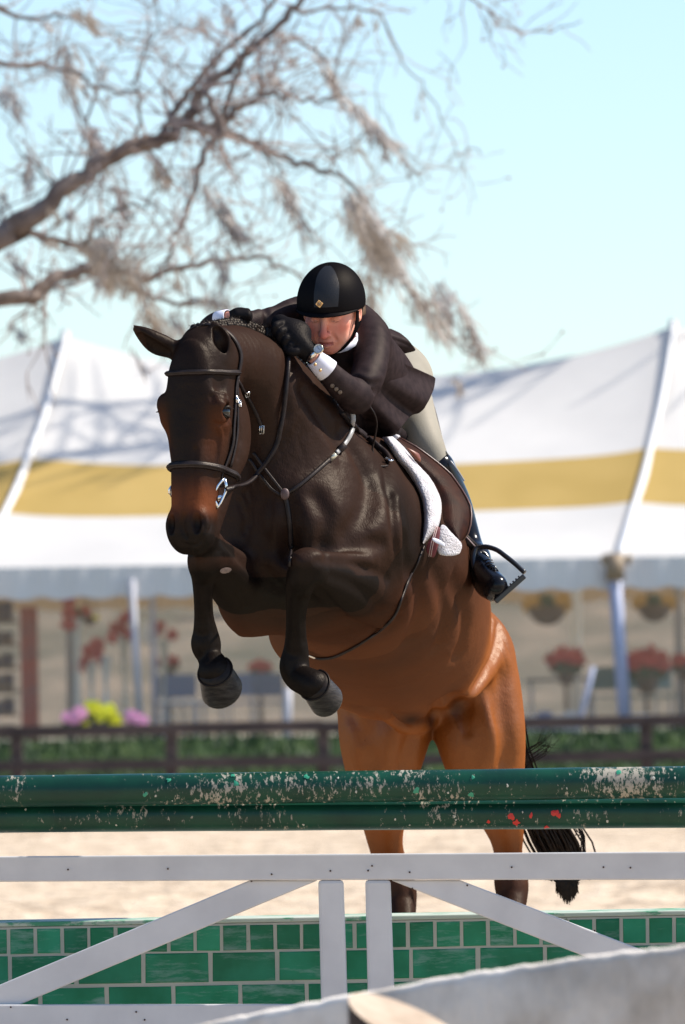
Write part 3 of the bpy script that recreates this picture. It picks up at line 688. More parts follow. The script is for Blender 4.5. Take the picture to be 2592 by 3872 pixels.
_m = _v.nodes.new('ShaderNodeMixRGB'); _m.blend_type = 'MULTIPLY'; _m.inputs[0].default_value = 1; _v.links.new(_o.outputs['Random'], _r2.inputs[0]); _v.links.new(_b.inputs['Base Color'].links[0].from_socket, _m.inputs[1]); _v.links.new(_r2.outputs[0], _m.inputs[2]); _v.links.new(_m.outputs[0], _b.inputs['Base Color'])
M_wpaint = paint_mat('white_board_paint', (.60, .59, .585), (.34, .31, .28), 1.06, (.25, 1, 1), (.53, .52, .52), .42, 30)
M_mortar = paint_mat('grey_mortar_paint', (.46, .45, .38), (.20, .24, .18), .98, (1, 1, 1), (.38, .39, .33), .7)
M_cap = paint_mat('worn_pale_green_paint', (.40, .47, .38), (.08, .28, .16), .84, (.5, 1, 1), (.50, .53, .46), .6, 14)
M_redchip = mat('red_paint_chip', (.50, .02, .012), rough=.4)
M_chip = mat('pale_green_chip', (.03, .26, .15), rough=.4)
M_oldwood = mat('weathered_white_board', (.42, .37, .31), rough=.85, col2=(.72, .66, .58), nscale=7, stretch=(1, 1, .8), bump=.9, bscale=16, detail=9, lo=.34, hi=.60)

def jump_pole(ya, yb, D, r, label):
    a, b = P(0, ya, D), P(2592, yb, D); d = (b - a).normalized(); a2 = a - d * .75; b2 = b + d * .75
    root = empty('jump_pole', a2); tag(root, label, 'pole', 'green poles resting across the jump')
    mb = MB(); N = 60; pts = [a2.lerp(b2, i / N) for i in range(N + 1)]
    rows = []
    w = d.cross(Vector((0, 0, 1))).normalized(); u = w.cross(d)
    for i, p in enumerate(pts):
        row = []
        for k in range(28):
            an = 2 * math.pi * k / 28; rr = r * (1 + .012 * math.sin(i * .7 + k) * math.sin(k * 1.3 + i * .21))
            row.append(p + (w * math.cos(an) + u * math.sin(an)) * rr)
        rows.append(row)
    mb.grid(rows, wrap=True); n = len(mb.v); mb.f.append(tuple(range(28))[::-1]); mb.f.append(tuple(range(n - 28, n))); mb.m += [0, 0]
    under(mb.build('pole', M_green, None, True, True), root)
    return root, a2, b2, d
def chip(root, sx_, sy_, D, ctr, r, size, m, name='paint_chip'):
    """small raised flake of paint following the pole's round face"""
    p = P(sx_, sy_, D); dz = max(-.95, min(.95, (p.z - ctr) / r)); an = math.asin(dz); mb = MB(); n = 9
    c0 = Vector((p.x, D, ctr)); ring = []
    for k in range(n):
        a = 2 * math.pi * k / n; q = size * random.uniform(.45, 1.15); aa = an + math.sin(a) * q / r; xx = p.x + math.cos(a) * q * .9
        ring.append(Vector((xx, D - math.cos(aa) * (r + .0018), ctr + math.sin(aa) * (r + .0018))))
    cc = Vector((p.x, D - math.cos(an) * (r + .003), ctr + math.sin(an) * (r + .003)))
    mb.v = ring + [cc]; mb.f = [(k, (k + 1) % n, n) for k in range(n)]; mb.m = [0] * n
    return under(mb.build(name, m, None, False), root)
r1, a1, b1, d1 = jump_pole(2993, 2957, 24.36, .0445, 'upper green jump pole scuffed with sand, directly below the horse')
r2, a2_, b2_, d2 = jump_pole(3090, 3072, 24.43, .0435, 'lower green jump pole with small red paint chips')
def ctr_at(a, b, sx_): t = (P(sx_, 3000, 24.4).x - a.x) / (b.x - a.x); return a.z + (b.z - a.z) * t
for sx_, sy_, s_ in ((1846, 3106, .006), (1936, 3089, .013), (1952, 3110, .012), (2008, 3083, .009), (2098, 3073, .013), (2112, 3082, .009), (2066, 3126, .012)):
    chip(r2, sx_, sy_, 24.43, ctr_at(a2_, b2_, sx_), .0435, s_, M_redchip)
for sx_, sy_, s_ in ((894, 2964, .011), (1160, 2938, .010), (880, 2933, .008), (552, 3003, .008), (1575, 2990, .012), (1780, 3005, .011), (2340, 2920, .010), (640, 2950, .008), (1790, 2940, .008)):
    chip(r1, sx_, sy_, 24.36, ctr_at(a1, b1, sx_), .0445, s_, M_chip)
for _ in range(22):
    sx_ = random.uniform(20, 2560); top = random.random() < .6
    if top: chip(r1, sx_, random.uniform(2935, 3030), 24.36, ctr_at(a1, b1, sx_), .0445, random.uniform(.0025, .006), M_mortar)
    else: chip(r2, sx_, random.uniform(3060, 3120), 24.43, ctr_at(a2_, b2_, sx_), .0435, random.uniform(.0025, .006), M_mortar)

def board(name, pts, D, th, root, m=None, bw=.004):
    q = [P(a, b, D) for a, b in pts]; q = [Vector((v.x, D, v.z)) for v in q]
    mb = MB(); mb.prism(q, (0, th, 0)); o = mb.build(name, m or M_wpaint, None, False); under(o, root); return bevel(o, bw)
gate = empty('jump_gate', P(1296, 4130, 24.5)); tag(gate, 'white wooden jump gate with two posts and diagonal braces in front of the green wall', 'gate')
board('top_rail', [(-700, 3338.5), (1296, 3327), (2592, 3327), (3200, 3327), (3200, 3220), (2592, 3221), (1296, 3229), (-700, 3244)][::-1], 24.47, .035, gate)
board('post', [(1204, 3328.5), (1300, 3328), (1316, 3795), (1215, 3795)], 24.47, .040, gate, bw=.009)
board('post', [(1382, 3328), (1478, 3327.5), (1494, 3795), (1392, 3795)], 24.47, .040, gate, bw=.009)
board('brace', [(945, 3329), (1203, 3329), (45, 3812), (-420, 3990), (-420, 3890), (0, 3724)], 24.485, .03, gate)
board('brace', [(1480, 3329), (1740, 3328), (2461, 3604), (3000, 3840), (3000, 3940), (2270, 3640)], 24.485, .03, gate)
board('bottom_rail', [(-700, 3800), (1296, 3797), (2592, 3797), (3200, 3797), (3200, 3900), (1296, 3900), (-700, 3903)], 24.462, .035, gate)
M_nail = mat('rusty_nail', (.05, .025, .018), rough=.8)
for sx_, sy_ in ((258, 3288), (636, 3285), (1028, 3306), (1250, 3293), (1393, 3292), (1550, 3298), (1936, 3279), (2283, 3279), (1768, 3348), (2385, 3281), (1408, 3274), (952, 3332), (42, 3808), (1560, 3360), (2250, 3520), (255, 3855), (548, 3856), (516, 3826)):
    q = P(sx_, sy_, 24.465); q.y = 24.466 if sy_ < 3327 else (24.459 if sy_ > 3796 else 24.481)
    mb = MB(); mb.ball(q, (.0028, .002, .0028), nu=8, nv=5); under(mb.build('nail', M_nail, None), gate)
# jump standards just outside the picture hold the poles up
for k, x in ((0, a1.x + .1), (1, b1.x - .1)):
    st = empty('jump_standard', (x, 24.62, 0)); tag(st, ('white wooden jump standard at the left end of the poles', 'white wooden jump standard at the right end of the poles')[k], 'stand', 'jump standards')
    mb = MB(); mb.box((x - .045, 24.58, 0), (x + .045, 24.67, 1.5)); bevel(under(mb.build('upright', M_wpaint, None, False), st), .004)
    for dy in (-.55, .1): mb = MB(); mb.box((x - .04, 24.58 + dy, .0), (x + .04, 25.03 + dy, .09)); bevel(under(mb.build('foot', M_wpaint, None, False), st), .004)
    for z in (a1.z - .01, a2_.z - .01): mb = MB(); mb.box((x - .03, 24.34, z - .06), (x + .03, 24.579, z - .05)); under(mb.build('cup', M_nail, None, False), st)

# painted brick wall
wall = empty('jump_wall', P(1296, 4130, 24.9)); tag(wall, 'green painted brick wall box standing behind the white gate', 'wall')
WD = 24.80; mpw = pm(WD)
zt = P(1296, 3484, WD).z
mb = MB(); mb.box((-1.9, WD - .0045, 0), (1.9, WD + .34, zt)); under(mb.build('mortar', M_mortar, None, False), wall)
mb = MB(); mb.box((-1.91, WD - .006, zt + .001), (1.91, WD + .35, zt + .014)); bevel(under(mb.build('cap', M_cap, None, False), wall), .003)
def brick_mesh(w, h):
    bm = bmesh.new(); bmesh.ops.create_cube(bm, size=1)
    for v in bm.verts: v.co = Vector((v.co.x * w, v.co.y * .016, v.co.z * h))
    bmesh.ops.bevel(bm, geom=[e for e in bm.edges if all(v.co.y < 0 for v in e.verts)], offset=.003, segments=1, affect='EDGES')
    for v in bm.verts: v.co.x += random.uniform(-.001, .001); v.co.z += random.uniform(-.0012, .0012)
    me = bpy.data.meshes.new('brick'); bm.to_mesh(me); bm.free(); me.materials.append(M_gbrick); return me
half = [brick_mesh(.0665, .071) for _ in range(4)]; full = [brick_mesh(.179, .082) for _ in range(4)]; low = [brick_mesh(.179, .068) for _ in range(4)]
def brick(me, x, z):
    o = bpy.data.objects.new('brick', me); COL.objects.link(o); o.location = (x + random.uniform(-.001, .001), WD + .0 + random.uniform(0, .0015), z); o.rotation_euler = (0, random.uniform(-.006, .006), 0); under(o, wall)
x_of = lambda sx_: (sx_ - 1296) / mpw
x = x_of(58) - .076 * 9
while x < 1.85: brick(random.choice(half), x, zt - .041 ); x += .0760
x = x_of(135) - .191 * 5
while x < 1.8: brick(random.choice(full), x, zt - .0395 - .085 ); x += .191
x = x_of(500) - .190 * 6
k = 0
while x < 1.8: brick(random.choice(low), x, zt - .212 + .003); x += .190
for row in range(3):
    x = -1.75 + (row % 2) * .095
    while x < 1.8: brick(random.choice(low), x, zt - .295 - row * .083); x += .190

# foreground board fence, out of focus
ff = empty('board_fence', (0.2, 16.4, 0)); tag(ff, 'weathered pale board fence running across the bottom right corner, out of focus', 'fence')
top = [(700, 3890), (900, 3848), (1200, 3791), (1653, 3706), (1900, 3668), (2149, 3631), (2350, 3604), (2592, 3580), (3300, 3500)]
DD = lambda sx_: 17.2 - (sx_ - 700) * .00045
rowT = []; NS = 90
tp = spline(top, 10)
fr, ft, bk = [], [], []
for a, b in [(t[0], t[1]) for t in tp]:
    D = DD(a); p = P(a, b + random.uniform(-3, 4), D); fr.append(p + Vector((0, 0, -.014))); ft.append(p + Vector((0, .010, -.002))); bk.append(p + Vector((.004, .045, .003)))
bt = [p + Vector((0, 0, -.17)) for p in fr]; mid = [p + Vector((0, .002 * math.sin(i * 1.7), -.085)) for i, p in enumerate(fr)]
mb = MB(); mb.grid([bt, mid, fr, ft, bk, [p + Vector((0, 0, -.18)) for p in bk]]); o = under(mb.build('board', M_oldwood, None, True), ff)
mb = MB(); lowr = [[p + Vector((0, 0, -.34)) for p in fr], [p + Vector((0, 0, -.48)) for p in fr], [p + Vector((0, .03, -.48)) for p in fr], [p + Vector((0, .03, -.34)) for p in fr]]
mb.grid(lowr + [lowr[0]]); under(mb.build('board', M_oldwood, None, False), ff)
pc = P(1550, 3862, 16.3); mb = MB(); n = 28; r = .115
ringb = [(pc.x + r * math.cos(a), pc.y - .14 + r * math.sin(a), -.1) for a in [2 * math.pi * i / n for i in range(n)]]
ringt = [(pc.x + r * math.cos(a), pc.y - .14 + r * math.sin(a), pc.z - .005 + .034 * math.sin(a) - .05 * math.cos(a)) for a in [2 * math.pi * i / n for i in range(n)]]
mb.grid([ringb, ringt], wrap=True); under(mb.build('post', mat('dark_bark_post', (.035, .022, .018), rough=.9, bump=.6, bscale=30), None, True, False), ff)
mb = MB(); ri = [(p[0], p[1], p[2] + .002) for p in ringt]; mb.v = [Vector(p) for p in ri]; mb.f = [tuple(range(n))]; mb.m = [0]
under(mb.build('post_top', mat('cut_wood', (.50, .40, .30), rough=.8, col2=(.36, .27, .19), nscale=12), None, False), ff)
# ================================================================ HORSE
def coat_material():
    m = bpy.data.materials.new('bay_coat'); m.use_nodes = True; nt = m.node_tree; b = nt.nodes['Principled BSDF']; L = nt.links.new
    tc = nt.nodes.new('ShaderNodeTexCoord')
    at = nt.nodes.new('ShaderNodeAttribute'); at.attribute_name = 'dark'
    at2 = nt.nodes.new('ShaderNodeAttribute'); at2.attribute_name = 'red'
    n1 = nt.nodes.new('ShaderNodeTexNoise'); n1.inputs['Scale'].default_value = 5; n1.inputs['Detail'].default_value = 2
    n2 = nt.nodes.new('ShaderNodeTexNoise'); n2.inputs['Scale'].default_value = 160; n2.inputs['Detail'].default_value = 3
    for n in (n1, n2): L(tc.outputs['Object'], n.inputs[0])
    mx = nt.nodes.new('ShaderNodeMath'); mx.operation = 'MULTIPLY_ADD'; L(n1.outputs['Fac'], mx.inputs[0]); mx.inputs[1].default_value = .14; mx.inputs[2].default_value = -.07
    ad = nt.nodes.new('ShaderNodeMath'); ad.operation = 'ADD'; ad.use_clamp = True; L(mx.outputs[0], ad.inputs[0]); L(at.outputs['Fac'], ad.inputs[1])
    cr = nt.nodes.new('ShaderNodeValToRGB'); e = cr.color_ramp.elements
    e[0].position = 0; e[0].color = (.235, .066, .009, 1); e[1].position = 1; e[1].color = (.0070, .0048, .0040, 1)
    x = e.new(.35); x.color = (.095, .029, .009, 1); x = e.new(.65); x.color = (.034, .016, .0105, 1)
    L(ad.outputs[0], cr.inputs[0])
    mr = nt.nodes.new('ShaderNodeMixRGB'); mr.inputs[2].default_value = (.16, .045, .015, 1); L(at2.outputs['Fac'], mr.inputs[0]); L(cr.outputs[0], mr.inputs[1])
    fine = nt.nodes.new('ShaderNodeMixRGB'); fine.blend_type = 'MULTIPLY'; fine.inputs[0].default_value = .05
    f2 = nt.nodes.new('ShaderNodeMapRange'); L(n2.outputs['Fac'], f2.inputs[0]); f2.inputs[1].default_value = .3; f2.inputs[2].default_value = .7; f2.inputs[3].default_value = .45; f2.inputs[4].default_value = 1.3
    L(mr.outputs[0], fine.inputs[1]); L(f2.outputs[0], fine.inputs[2]); L(fine.outputs[0], b.inputs['Base Color'])
    b.inputs['Roughness'].default_value = .42; b.inputs['Specular IOR Level'].default_value = .20
    mp = nt.nodes.new('ShaderNodeMapping'); mp.inputs['Scale'].default_value = (1, 1, .35); L(tc.outputs['Object'], mp.inputs[0])
    n3 = nt.nodes.new('ShaderNodeTexNoise'); n3.inputs['Scale'].default_value = 260; n3.inputs['Detail'].default_value = 2; L(mp.outputs[0], n3.inputs[0])
    n4 = nt.nodes.new('ShaderNodeTexNoise'); n4.inputs['Scale'].default_value = 14; n4.inputs['Detail'].default_value = 3; L(tc.outputs['Object'], n4.inputs[0])
    b1 = nt.nodes.new('ShaderNodeBump'); b1.inputs['Strength'].default_value = .32; b1.inputs['Distance'].default_value = .003; L(n3.outputs['Fac'], b1.inputs['Height'])
    b2 = nt.nodes.new('ShaderNodeBump'); b2.inputs['Strength'].default_value = .35; b2.inputs['Distance'].default_value = .02; L(n4.outputs['Fac'], b2.inputs['Height']); L(b1.outputs[0], b2.inputs['Normal'])
    L(b2.outputs[0], b.inputs['Normal'])
    return m
M_coat = coat_material(); soften(M_coat, .020, .46)
_n = M_coat.node_tree; _mx = [q for q in _n.nodes if q.type == 'MIX_SHADER'][0]; _at = _n.nodes.new('ShaderNodeAttribute'); _at.attribute_name = 'dark'
_mr = _n.nodes.new('ShaderNodeMapRange'); _mr.inputs[1].default_value = .1; _mr.inputs[2].default_value = .65; _mr.inputs[3].default_value = .040; _mr.inputs[4].default_value = .011
_n.links.new(_at.outputs['Fac'], _mr.inputs[0]); _n.links.new(_mr.outputs[0], _mx.inputs[0])
M_hoof = mat('hoof_horn', (.016, .013, .012), rough=.5, spec=.15, col2=(.045, .038, .033), nscale=30, stretch=(1, 1, 4), bump=.25, bscale=60)
M_blackhair = mat('black_hair', (.006, .005, .005), rough=.6, spec=.15, col2=(.016, .010, .008), nscale=60); soften(M_blackhair, .02, .45)
M_eye = mat('horse_eye', (.004, .003, .002), rough=.06, spec=.6)
M_nostril = mat('nostril_skin', (.006, .004, .004), rough=.8)

horse = empty('horse', P(1560, 4130, 27.2))
tag(horse, 'dark bay horse with black legs jumping over the green rails towards the camera', 'horse')

# head frame: t down the face, n out of the face, l to the horse's left
HO = P(707, 1290, 24.47)
Ha = Vector((-.034, -.10, -.99)).normalized()
Hn = Vector((-math.sin(R(25)), -math.cos(R(25)), 0)); Hn = (Hn - Ha * Hn.dot(Ha)).normalized()
Hl = Hn.cross(Ha).normalized()
if Hl.x < 0: Hl = -Hl
def H(t, n, l=0.0): return HO + Ha * t + Hn * n + Hl * l
HR = np.array([[Ha[i], Hn[i], Hl[i]] for i in range(3)])   # columns: t, n, l
hs = Sdf()
def hell(t, n, l, rt, rn, rl, k=.04, mode='u', rot=None):
    M = HR if rot is None else HR @ np.array(rot)
    hs.ell(H(t, n, l), (rt, rn, rl), M, k, mode)
def rotz3(a):   # rotate in t-n plane
    c, s = math.cos(a), math.sin(a); return [[c, -s, 0], [s, c, 0], [0, 0, 1]]
def rotx3(a):   # rotate in n-l plane
    c, s = math.cos(a), math.sin(a); return [[1, 0, 0], [0, c, -s], [0, s, c]]

# --- trunk
hs.chain(S4((1235, 2050, 25.30, .275), (1330, 2110, 25.65, .305), (1410, 2195, 26.0, .312), (1480, 2300, 26.4, .298), (1550, 2390, 26.75, .250)), k=.06)
hs.chain(S4((1400, 1800, 25.55, .10), (1440, 1850, 25.8, .14), (1520, 2020, 26.2, .16), (1590, 2220, 26.7, .16)), k=.12)   # back line and withers
hs.ell(P(1590, 2450, 27.0), (.212, .30, .215), None, .08)
hs.ell(P(1225, 2385, 26.2), (.165, .30, .13), None, .08)         # croup
hs.ell(P(1470, 2470, 26.35), (.255, .42, .165), np.array(Matrix.Rotation(R(-14), 3, 'X')), .10)        # belly
# --- neck and chest
hs.chain(S4((800, 1350, 24.62, .090), (872, 1378, 24.76, .110), (930, 1445, 24.88, .145), (1000, 1565, 24.98, .182), (1068, 1730, 25.08, .220), (1150, 1900, 25.15, .25)), k=.05)
hs.chain(S4((860, 1290, 24.80, .03), (938, 1290, 24.98, .035), (1028, 1350, 25.08, .052), (1150, 1512, 25.26, .068), (1270, 1710, 25.5, .075), (1370, 1790, 25.55, .09)), k=.05)   # crest
hs.chain(S4((1000, 1700, 24.98, .13), (1040, 1850, 24.98, .17), (1110, 2020, 25.0, .20), (1110, 2170, 25.12, .175)), k=.08)     # breast
hs.ell(P(1000, 2030, 24.98), (.11, .14, .19), None, .06)           # right pectoral
hs.ell(P(1200, 2030, 24.94), (.115, .14, .17), None, .06)
hs.ell(P(1110, 2250, 25.25), (.17, .22, .10), None, .06)           # sternum
# shoulders
hs.chain(S4((1395, 1740, 25.45, .06), (1385, 1870, 25.25, .105), (1350, 2000, 25.05, .13), (1300, 2080, 24.97, .12)), k=.05)
hs.chain(S4((1000, 1850, 25.15, .08), (965, 1990, 25.0, .095), (955, 2080, 24.95, .09)), k=.06)
# --- viewer-right foreleg (horse's left)
hs.chain(S4((1370, 2050, 25.1, .125), (1400, 2160, 25.18, .125), (1408, 2235, 25.2, .108), (1432, 2300, 25.28, .05)), k=.05)
hs.chain(S4((1410, 2215, 25.2, .105), (1330, 2205, 25.0, .092), (1245, 2180, 24.78, .068), (1175, 2155, 24.6, .056)), k=.035)
hs.chain(S4((1168, 2140, 24.57, .050), (1150, 2185, 24.58, .050), (1130, 2240, 24.62, .037), (1121, 2320, 24.66, .029), (1120, 2400, 24.69, .030), (1120, 2460, 24.71, .036), (1114, 2520, 24.72, .043), (1128, 2560, 24.71, .040), (1162, 2578, 24.68, .042), (1187, 2593, 24.668, .0455)), k=.02)
hs.ell(P(1160, 2120, 24.55), (.05, .04, .032), None, .02)
# --- viewer-left foreleg
hs.chain(S4((960, 2090, 25.0, .10), (965, 2200, 25.1, .105), (950, 2290, 25.15, .085), (924, 2368, 25.18, .032)), k=.05)
hs.chain(S4((960, 2250, 25.12, .10), (905, 2205, 24.95, .088), (845, 2150, 24.75, .070), (800, 2100, 24.62, .060)), k=.035)
hs.chain(S4((795, 2075, 24.58, .052), (778, 2120, 24.58, .052), (769, 2180, 24.62, .034), (769, 2250, 24.65, .028), (772, 2330, 24.68, .028), (778, 2395, 24.70, .036), (780, 2438, 24.71, .043), (790, 2480, 24.71, .034), (806, 2512, 24.69, .040), (813, 2540, 24.672, .0475)), k=.02)
# --- hind legs
hs.chain(S4((1752, 2440, 27.0, .135), (1785, 2560, 27.0, .145), (1812, 2700, 26.98, .140), (1822, 2800, 26.98, .137), (1845, 2920, 27.06, .115), (1885, 3050, 27.2, .078), (1914, 3150, 27.3, .056), (1922, 3225, 27.36, .045), (1928, 3290, 27.38, .050), (1935, 3345, 27.38, .054), (1938, 3400, 27.36, .047), (1935, 3500, 27.28, .035), (1930, 3700, 27.15, .032), (1930, 3850, 27.05, .035), (1932, 3930, 27.0, .044), (1932, 4010, 26.95, .036)), k=.05)
hs.chain(S4((1440, 2480, 27.0, .14), (1450, 2600, 27.0, .15), (1450, 2700, 26.98, .142), (1452, 2800, 26.98, .137), (1446, 2920, 27.06, .11), (1450, 3050, 27.2, .08), (1454, 3150, 27.3, .060), (1466, 3225, 27.36, .052), (1488, 3300, 27.38, .056), (1506, 3360, 27.38, .058), (1516, 3420, 27.36, .050), (1525, 3520, 27.28, .038), (1535, 3720, 27.15, .034), (1540, 3860, 27.05, .037), (1542, 3940, 27.0, .046), (1542, 4020, 26.95, .038)), k=.05)
hs.chain(S4((1850, 2450, 27.0, .05), (1840, 2520, 26.85, .03), (1800, 2600, 26.7, .018), (1760, 2650, 26.62, .012)), k=.07)   # flank fold
hs.chain(S4((1480, 2700, 26.75, .03), (1540, 2725, 26.8, .042), (1585, 2735, 26.85, .036), (1606, 2715, 26.9, .03)), k=.04)         # sheath
# --- head
hell(.120, -.105, 0, .140, .105, .083, k=.05)
hell(.030, -.110, 0, .07, .085, .066, k=.05)
hs.chain([(*H(.13, -.078), .074), (*H(.26, -.076), .072), (*H(.38, -.073), .068), (*H(.48, -.068), .064)], k=.03, sq=None)
hell(.15, -.028, 0, .14, .026, .066, k=.04)
hell(.34, -.026, 0, .18, .026, .042, k=.03)                         # nasal bone
for s_ in (-1, 1):
    hell(.235, -.185, s_ * .052, .130, .118, .032, k=.035)          # jowl
    hell(.165, -.050, s_ * .086, .050, .032, .026, k=.030)          # brow
    hell(.215, -.065, s_ * .080, .030, .030, .018, k=.025)
    hs.chain([(*H(.235, -.085, s_ * .080), .016), (*H(.30, -.085, s_ * .071), .013), (*H(.375, -.082, s_ * .055), .010)], k=.022)
    hs.chain([(*H(.30, -.203, s_ * .035), .041), (*H(.42, -.165, s_ * .026), .038), (*H(.535, -.128, s_ * .018), .026)], k=.03)
    hell(.522, -.034, s_ * .038, .046, .036, .029, k=.022, rot=rotz3(-.15))   # nostril wings
    hell(.560, -.060, s_ * .026, .036, .040, .031, k=.03)
hell(.530, -.075, 0, .060, .052, .050, k=.03)
hell(.560, -.122, 0, .032, .032, .030, k=.02)                       # chin / lower lip
for s_ in (-1, 1):
    hell(.518, .008, s_ * .041, .034, .027, .0145, k=.006, mode='s', rot=rotz3(-.15))
    hell(.195, -.062, s_ * .100, .019, .024, .016, k=.012, mode='s')     # eye socket
    hell(.125, -.052, s_ * .086, .018, .016, .008, k=.04, mode='s')
hs.chain([(*H(.582, -.082, -.048), .004), (*H(.592, -.092, 0), .004), (*H(.582, -.082, .048), .004), (*H(.54, -.10, .06), .004)], k=.012, mode='s')  # lips
# pectoral cleft, jugular groove
hs.chain(S4((1085, 1880, 24.74, .012), (1098, 1990, 24.74, .014), (1100, 2090, 24.82, .014)), k=.05, mode='s')
# --- ears
def ear_ops(base, mid, tip, face, w, k=.02):
    base, mid, tip = Vector(base), Vector(mid), Vector(tip); face = Vector(face).normalized()
    ax = (tip - base).normalized(); side = ax.cross(face).normalized()
    hs.chain([(*base, w * .75), (*(base.lerp(mid, .5)), w * .95), (*mid, w), (*(mid.lerp(tip, .5)), w * .66), (*tip, .003)], k=k, sq=(face, 1.35))
    o = face * (w * .62)
    hs.chain([(*(base.lerp(mid, .35) + o), w * .5), (*(mid + o), w * .72), (*(mid.lerp(tip, .55) + o * .8), w * .42)], k=.006, mode='s', n=4)
ear_ops(P(662, 1325, 24.57), P(590, 1296, 24.55), P(500, 1231, 24.53), (-.25, -.55, -.6), .036)
ear_ops(P(832, 1350, 24.55), P(832, 1285, 24.53), P(806, 1217, 24.55), (.15, -.95, -.1), .031)

# ---- muscles, folds and veins drawn on a first coarse skin
Vk, Qk = hs.mesh((-.72, 24.15, -.02), (.72, 27.75, 2.62), .014, smooth=2)
BVH_K = BVHTree.FromPolygons([tuple(v) for v in Vk], [tuple(q) for q in Qk.tolist()])
def on_skin(pts, off, r, k, mode):
    A = []
    for a, b in spline(pts, 4):
        d = ray(a, b).normalized(); h_ = BVH_K.ray_cast(Vector((0, 0, CAM_H)), d)
        if h_[0] is None: continue
        n = h_[1] if h_[1].dot(d) < 0 else -h_[1]; A.append((h_[0] + n * off, h_[0].y))
    if len(A) < 2: return
    m = len(A); med = sorted(q[1] for q in A)[m // 2]
    A = [q[0] for q in A if abs(q[1] - med) < .45]; m = len(A)
    hs.chain([(*p, max(.0015, r * (.45 + .55 * math.sin(math.pi * (i + .5) / m)))) for i, p in enumerate(A)], k=k, mode=mode, raw=True)
def carve(pts, r=.006, k=.03, off=.001): on_skin(pts, off, r, k, 's')
def ridge(pts, r=.004, k=.012, off=-.001): on_skin(pts, off, r, k, 'u')
carve([(1500, 1900), (1525, 2000), (1543, 2100), (1548, 2200), (1532, 2290), (1490, 2370), (1440, 2400), (1380, 2375), (1310, 2345)], .014, .035, .002)
carve([(1195, 2225), (1240, 2275), (1300, 2330)], .010, .03)
carve([(1230, 2075), (1300, 2066), (1380, 2055), (1450, 2060)], .008, .05)
carve([(1200, 2120), (1300, 2128), (1400, 2150), (1470, 2190)], .004, .03); carve([(1255, 2180), (1340, 2215), (1410, 2270), (1440, 2320)], .004, .035)
ridge([(1240, 2100), (1320, 2105), (1400, 2120)], .008, .03, -.003)
carve([(858, 2050), (900, 2095), (950, 2145), (1010, 2185), (1060, 2230)], .009, .04)
carve([(865, 2190), (905, 2240), (935, 2300)], .004, .03)
carve([(1088, 1900), (1096, 2000), (1100, 2100)], .010, .06)
carve([(1000, 1880), (985, 1980), (1010, 2080)], .005, .06); carve([(1200, 1880), (1240, 1960), (1230, 2050)], .005, .06)
carve([(1480, 1860), (1486, 1960), (1498, 2070)], .007, .03); ridge([(1500, 1880), (1506, 1980), (1508, 2070)], .006, .035, -.003)
carve([(1300, 1640), (1365, 1740), (1400, 1840), (1380, 1940), (1320, 2010)], .004, .07)
carve([(1440, 1700), (1462, 1770), (1470, 1850)], .006, .04)
carve([(1150, 1480), (1230, 1600), (1290, 1700)], .004, .05)
for q in range(7):
    x_ = 1058 + q * 15; y_ = 1590 + (q * 37 % 60); carve([(x_, y_), (x_ - 9, y_ + 55), (x_ + 3, y_ + 110), (x_ - 10, y_ + 160)], .0026, .010)
for q in range(4): carve([(905 + q * 22, 1900 - q * 35), (925 + q * 20, 1960 - q * 30), (920 + q * 22, 2010 - q * 25)], .003, .02)
carve([(1120, 1300), (1090, 1420), (1075, 1560)], .003, .05)
ridge([(1757, 2662), (1775, 2625), (1800, 2580), (1830, 2520), (1858, 2440), (1868, 2350)], .006, .030, -.003); carve([(1772, 2668), (1792, 2620), (1820, 2570), (1850, 2510), (1880, 2430), (1888, 2340)], .009, .035)
carve([(1905, 2400), (1918, 2440), (1932, 2480)], .004, .012); carve([(1890, 2440), (1908, 2480), (1920, 2520)], .003, .012)
carve([(1640, 2710), (1655, 2670), (1690, 2640), (1728, 2655), (1750, 2700), (1765, 2760)], .024, .030)
carve([(1320, 2672), (1390, 2682), (1450, 2690), (1510, 2730), (1560, 2765)], .018, .030)
ridge([(1500, 2706), (1550, 2722), (1598, 2735)], .020, .02, -.006)
carve([(1312, 2680), (1345, 2730), (1370, 2790)], .006, .04)
ridge([(1820, 2640), (1850, 2720), (1860, 2820), (1840, 2900)], .006, .05, -.003); carve([(1905, 2560), (1900, 2680), (1920, 2780), (1915, 2880)], .012, .06)
carve([(1420, 2700), (1400, 2790), (1410, 2880)], .008, .08)
carve([(1560, 2790), (1540, 2840), (1530, 2890)], .006, .06)
for a in ([(1240, 2560), (1330, 2590), (1430, 2600), (1520, 2590), (1600, 2560)], [(1350, 2740), (1380, 2790), (1370, 2850)], [(1700, 2700), (1735, 2760), (1730, 2840)], [(1600, 2350), (1640, 2420), (1700, 2470), (1720, 2540)], [(1290, 2380), (1330, 2420), (1400, 2440)]): ridge(a, .0032, .010, -.0012)
for a in ([(1560, 2150), (1590, 2230), (1590, 2330), (1550, 2430)], [(1640, 2150), (1680, 2240), (1690, 2340), (1660, 2450)], [(1720, 2200), (1755, 2290), (1765, 2380), (1735, 2480)]): carve(a, .004, .07)
for a in ([(1092, 2225), (1110, 2235), (1130, 2232)], [(1200, 2215), (1180, 2240), (1160, 2240)], [(1150, 2262), (1146, 2340), (1148, 2430)], [(1090, 2470), (1110, 2478), (1140, 2470)], [(742, 2170), (760, 2180), (790, 2175)], [(788, 2215), (792, 2300), (800, 2380)], [(740, 2395), (760, 2402), (800, 2398)], [(760, 2490), (790, 2500), (820, 2490)]): carve(a, .0032, .014)
ridge([(1128, 2105), (1140, 2150), (1135, 2200)], .006, .02, -.003); ridge([(745, 2060), (752, 2110), (752, 2150)], .006, .02, -.003)
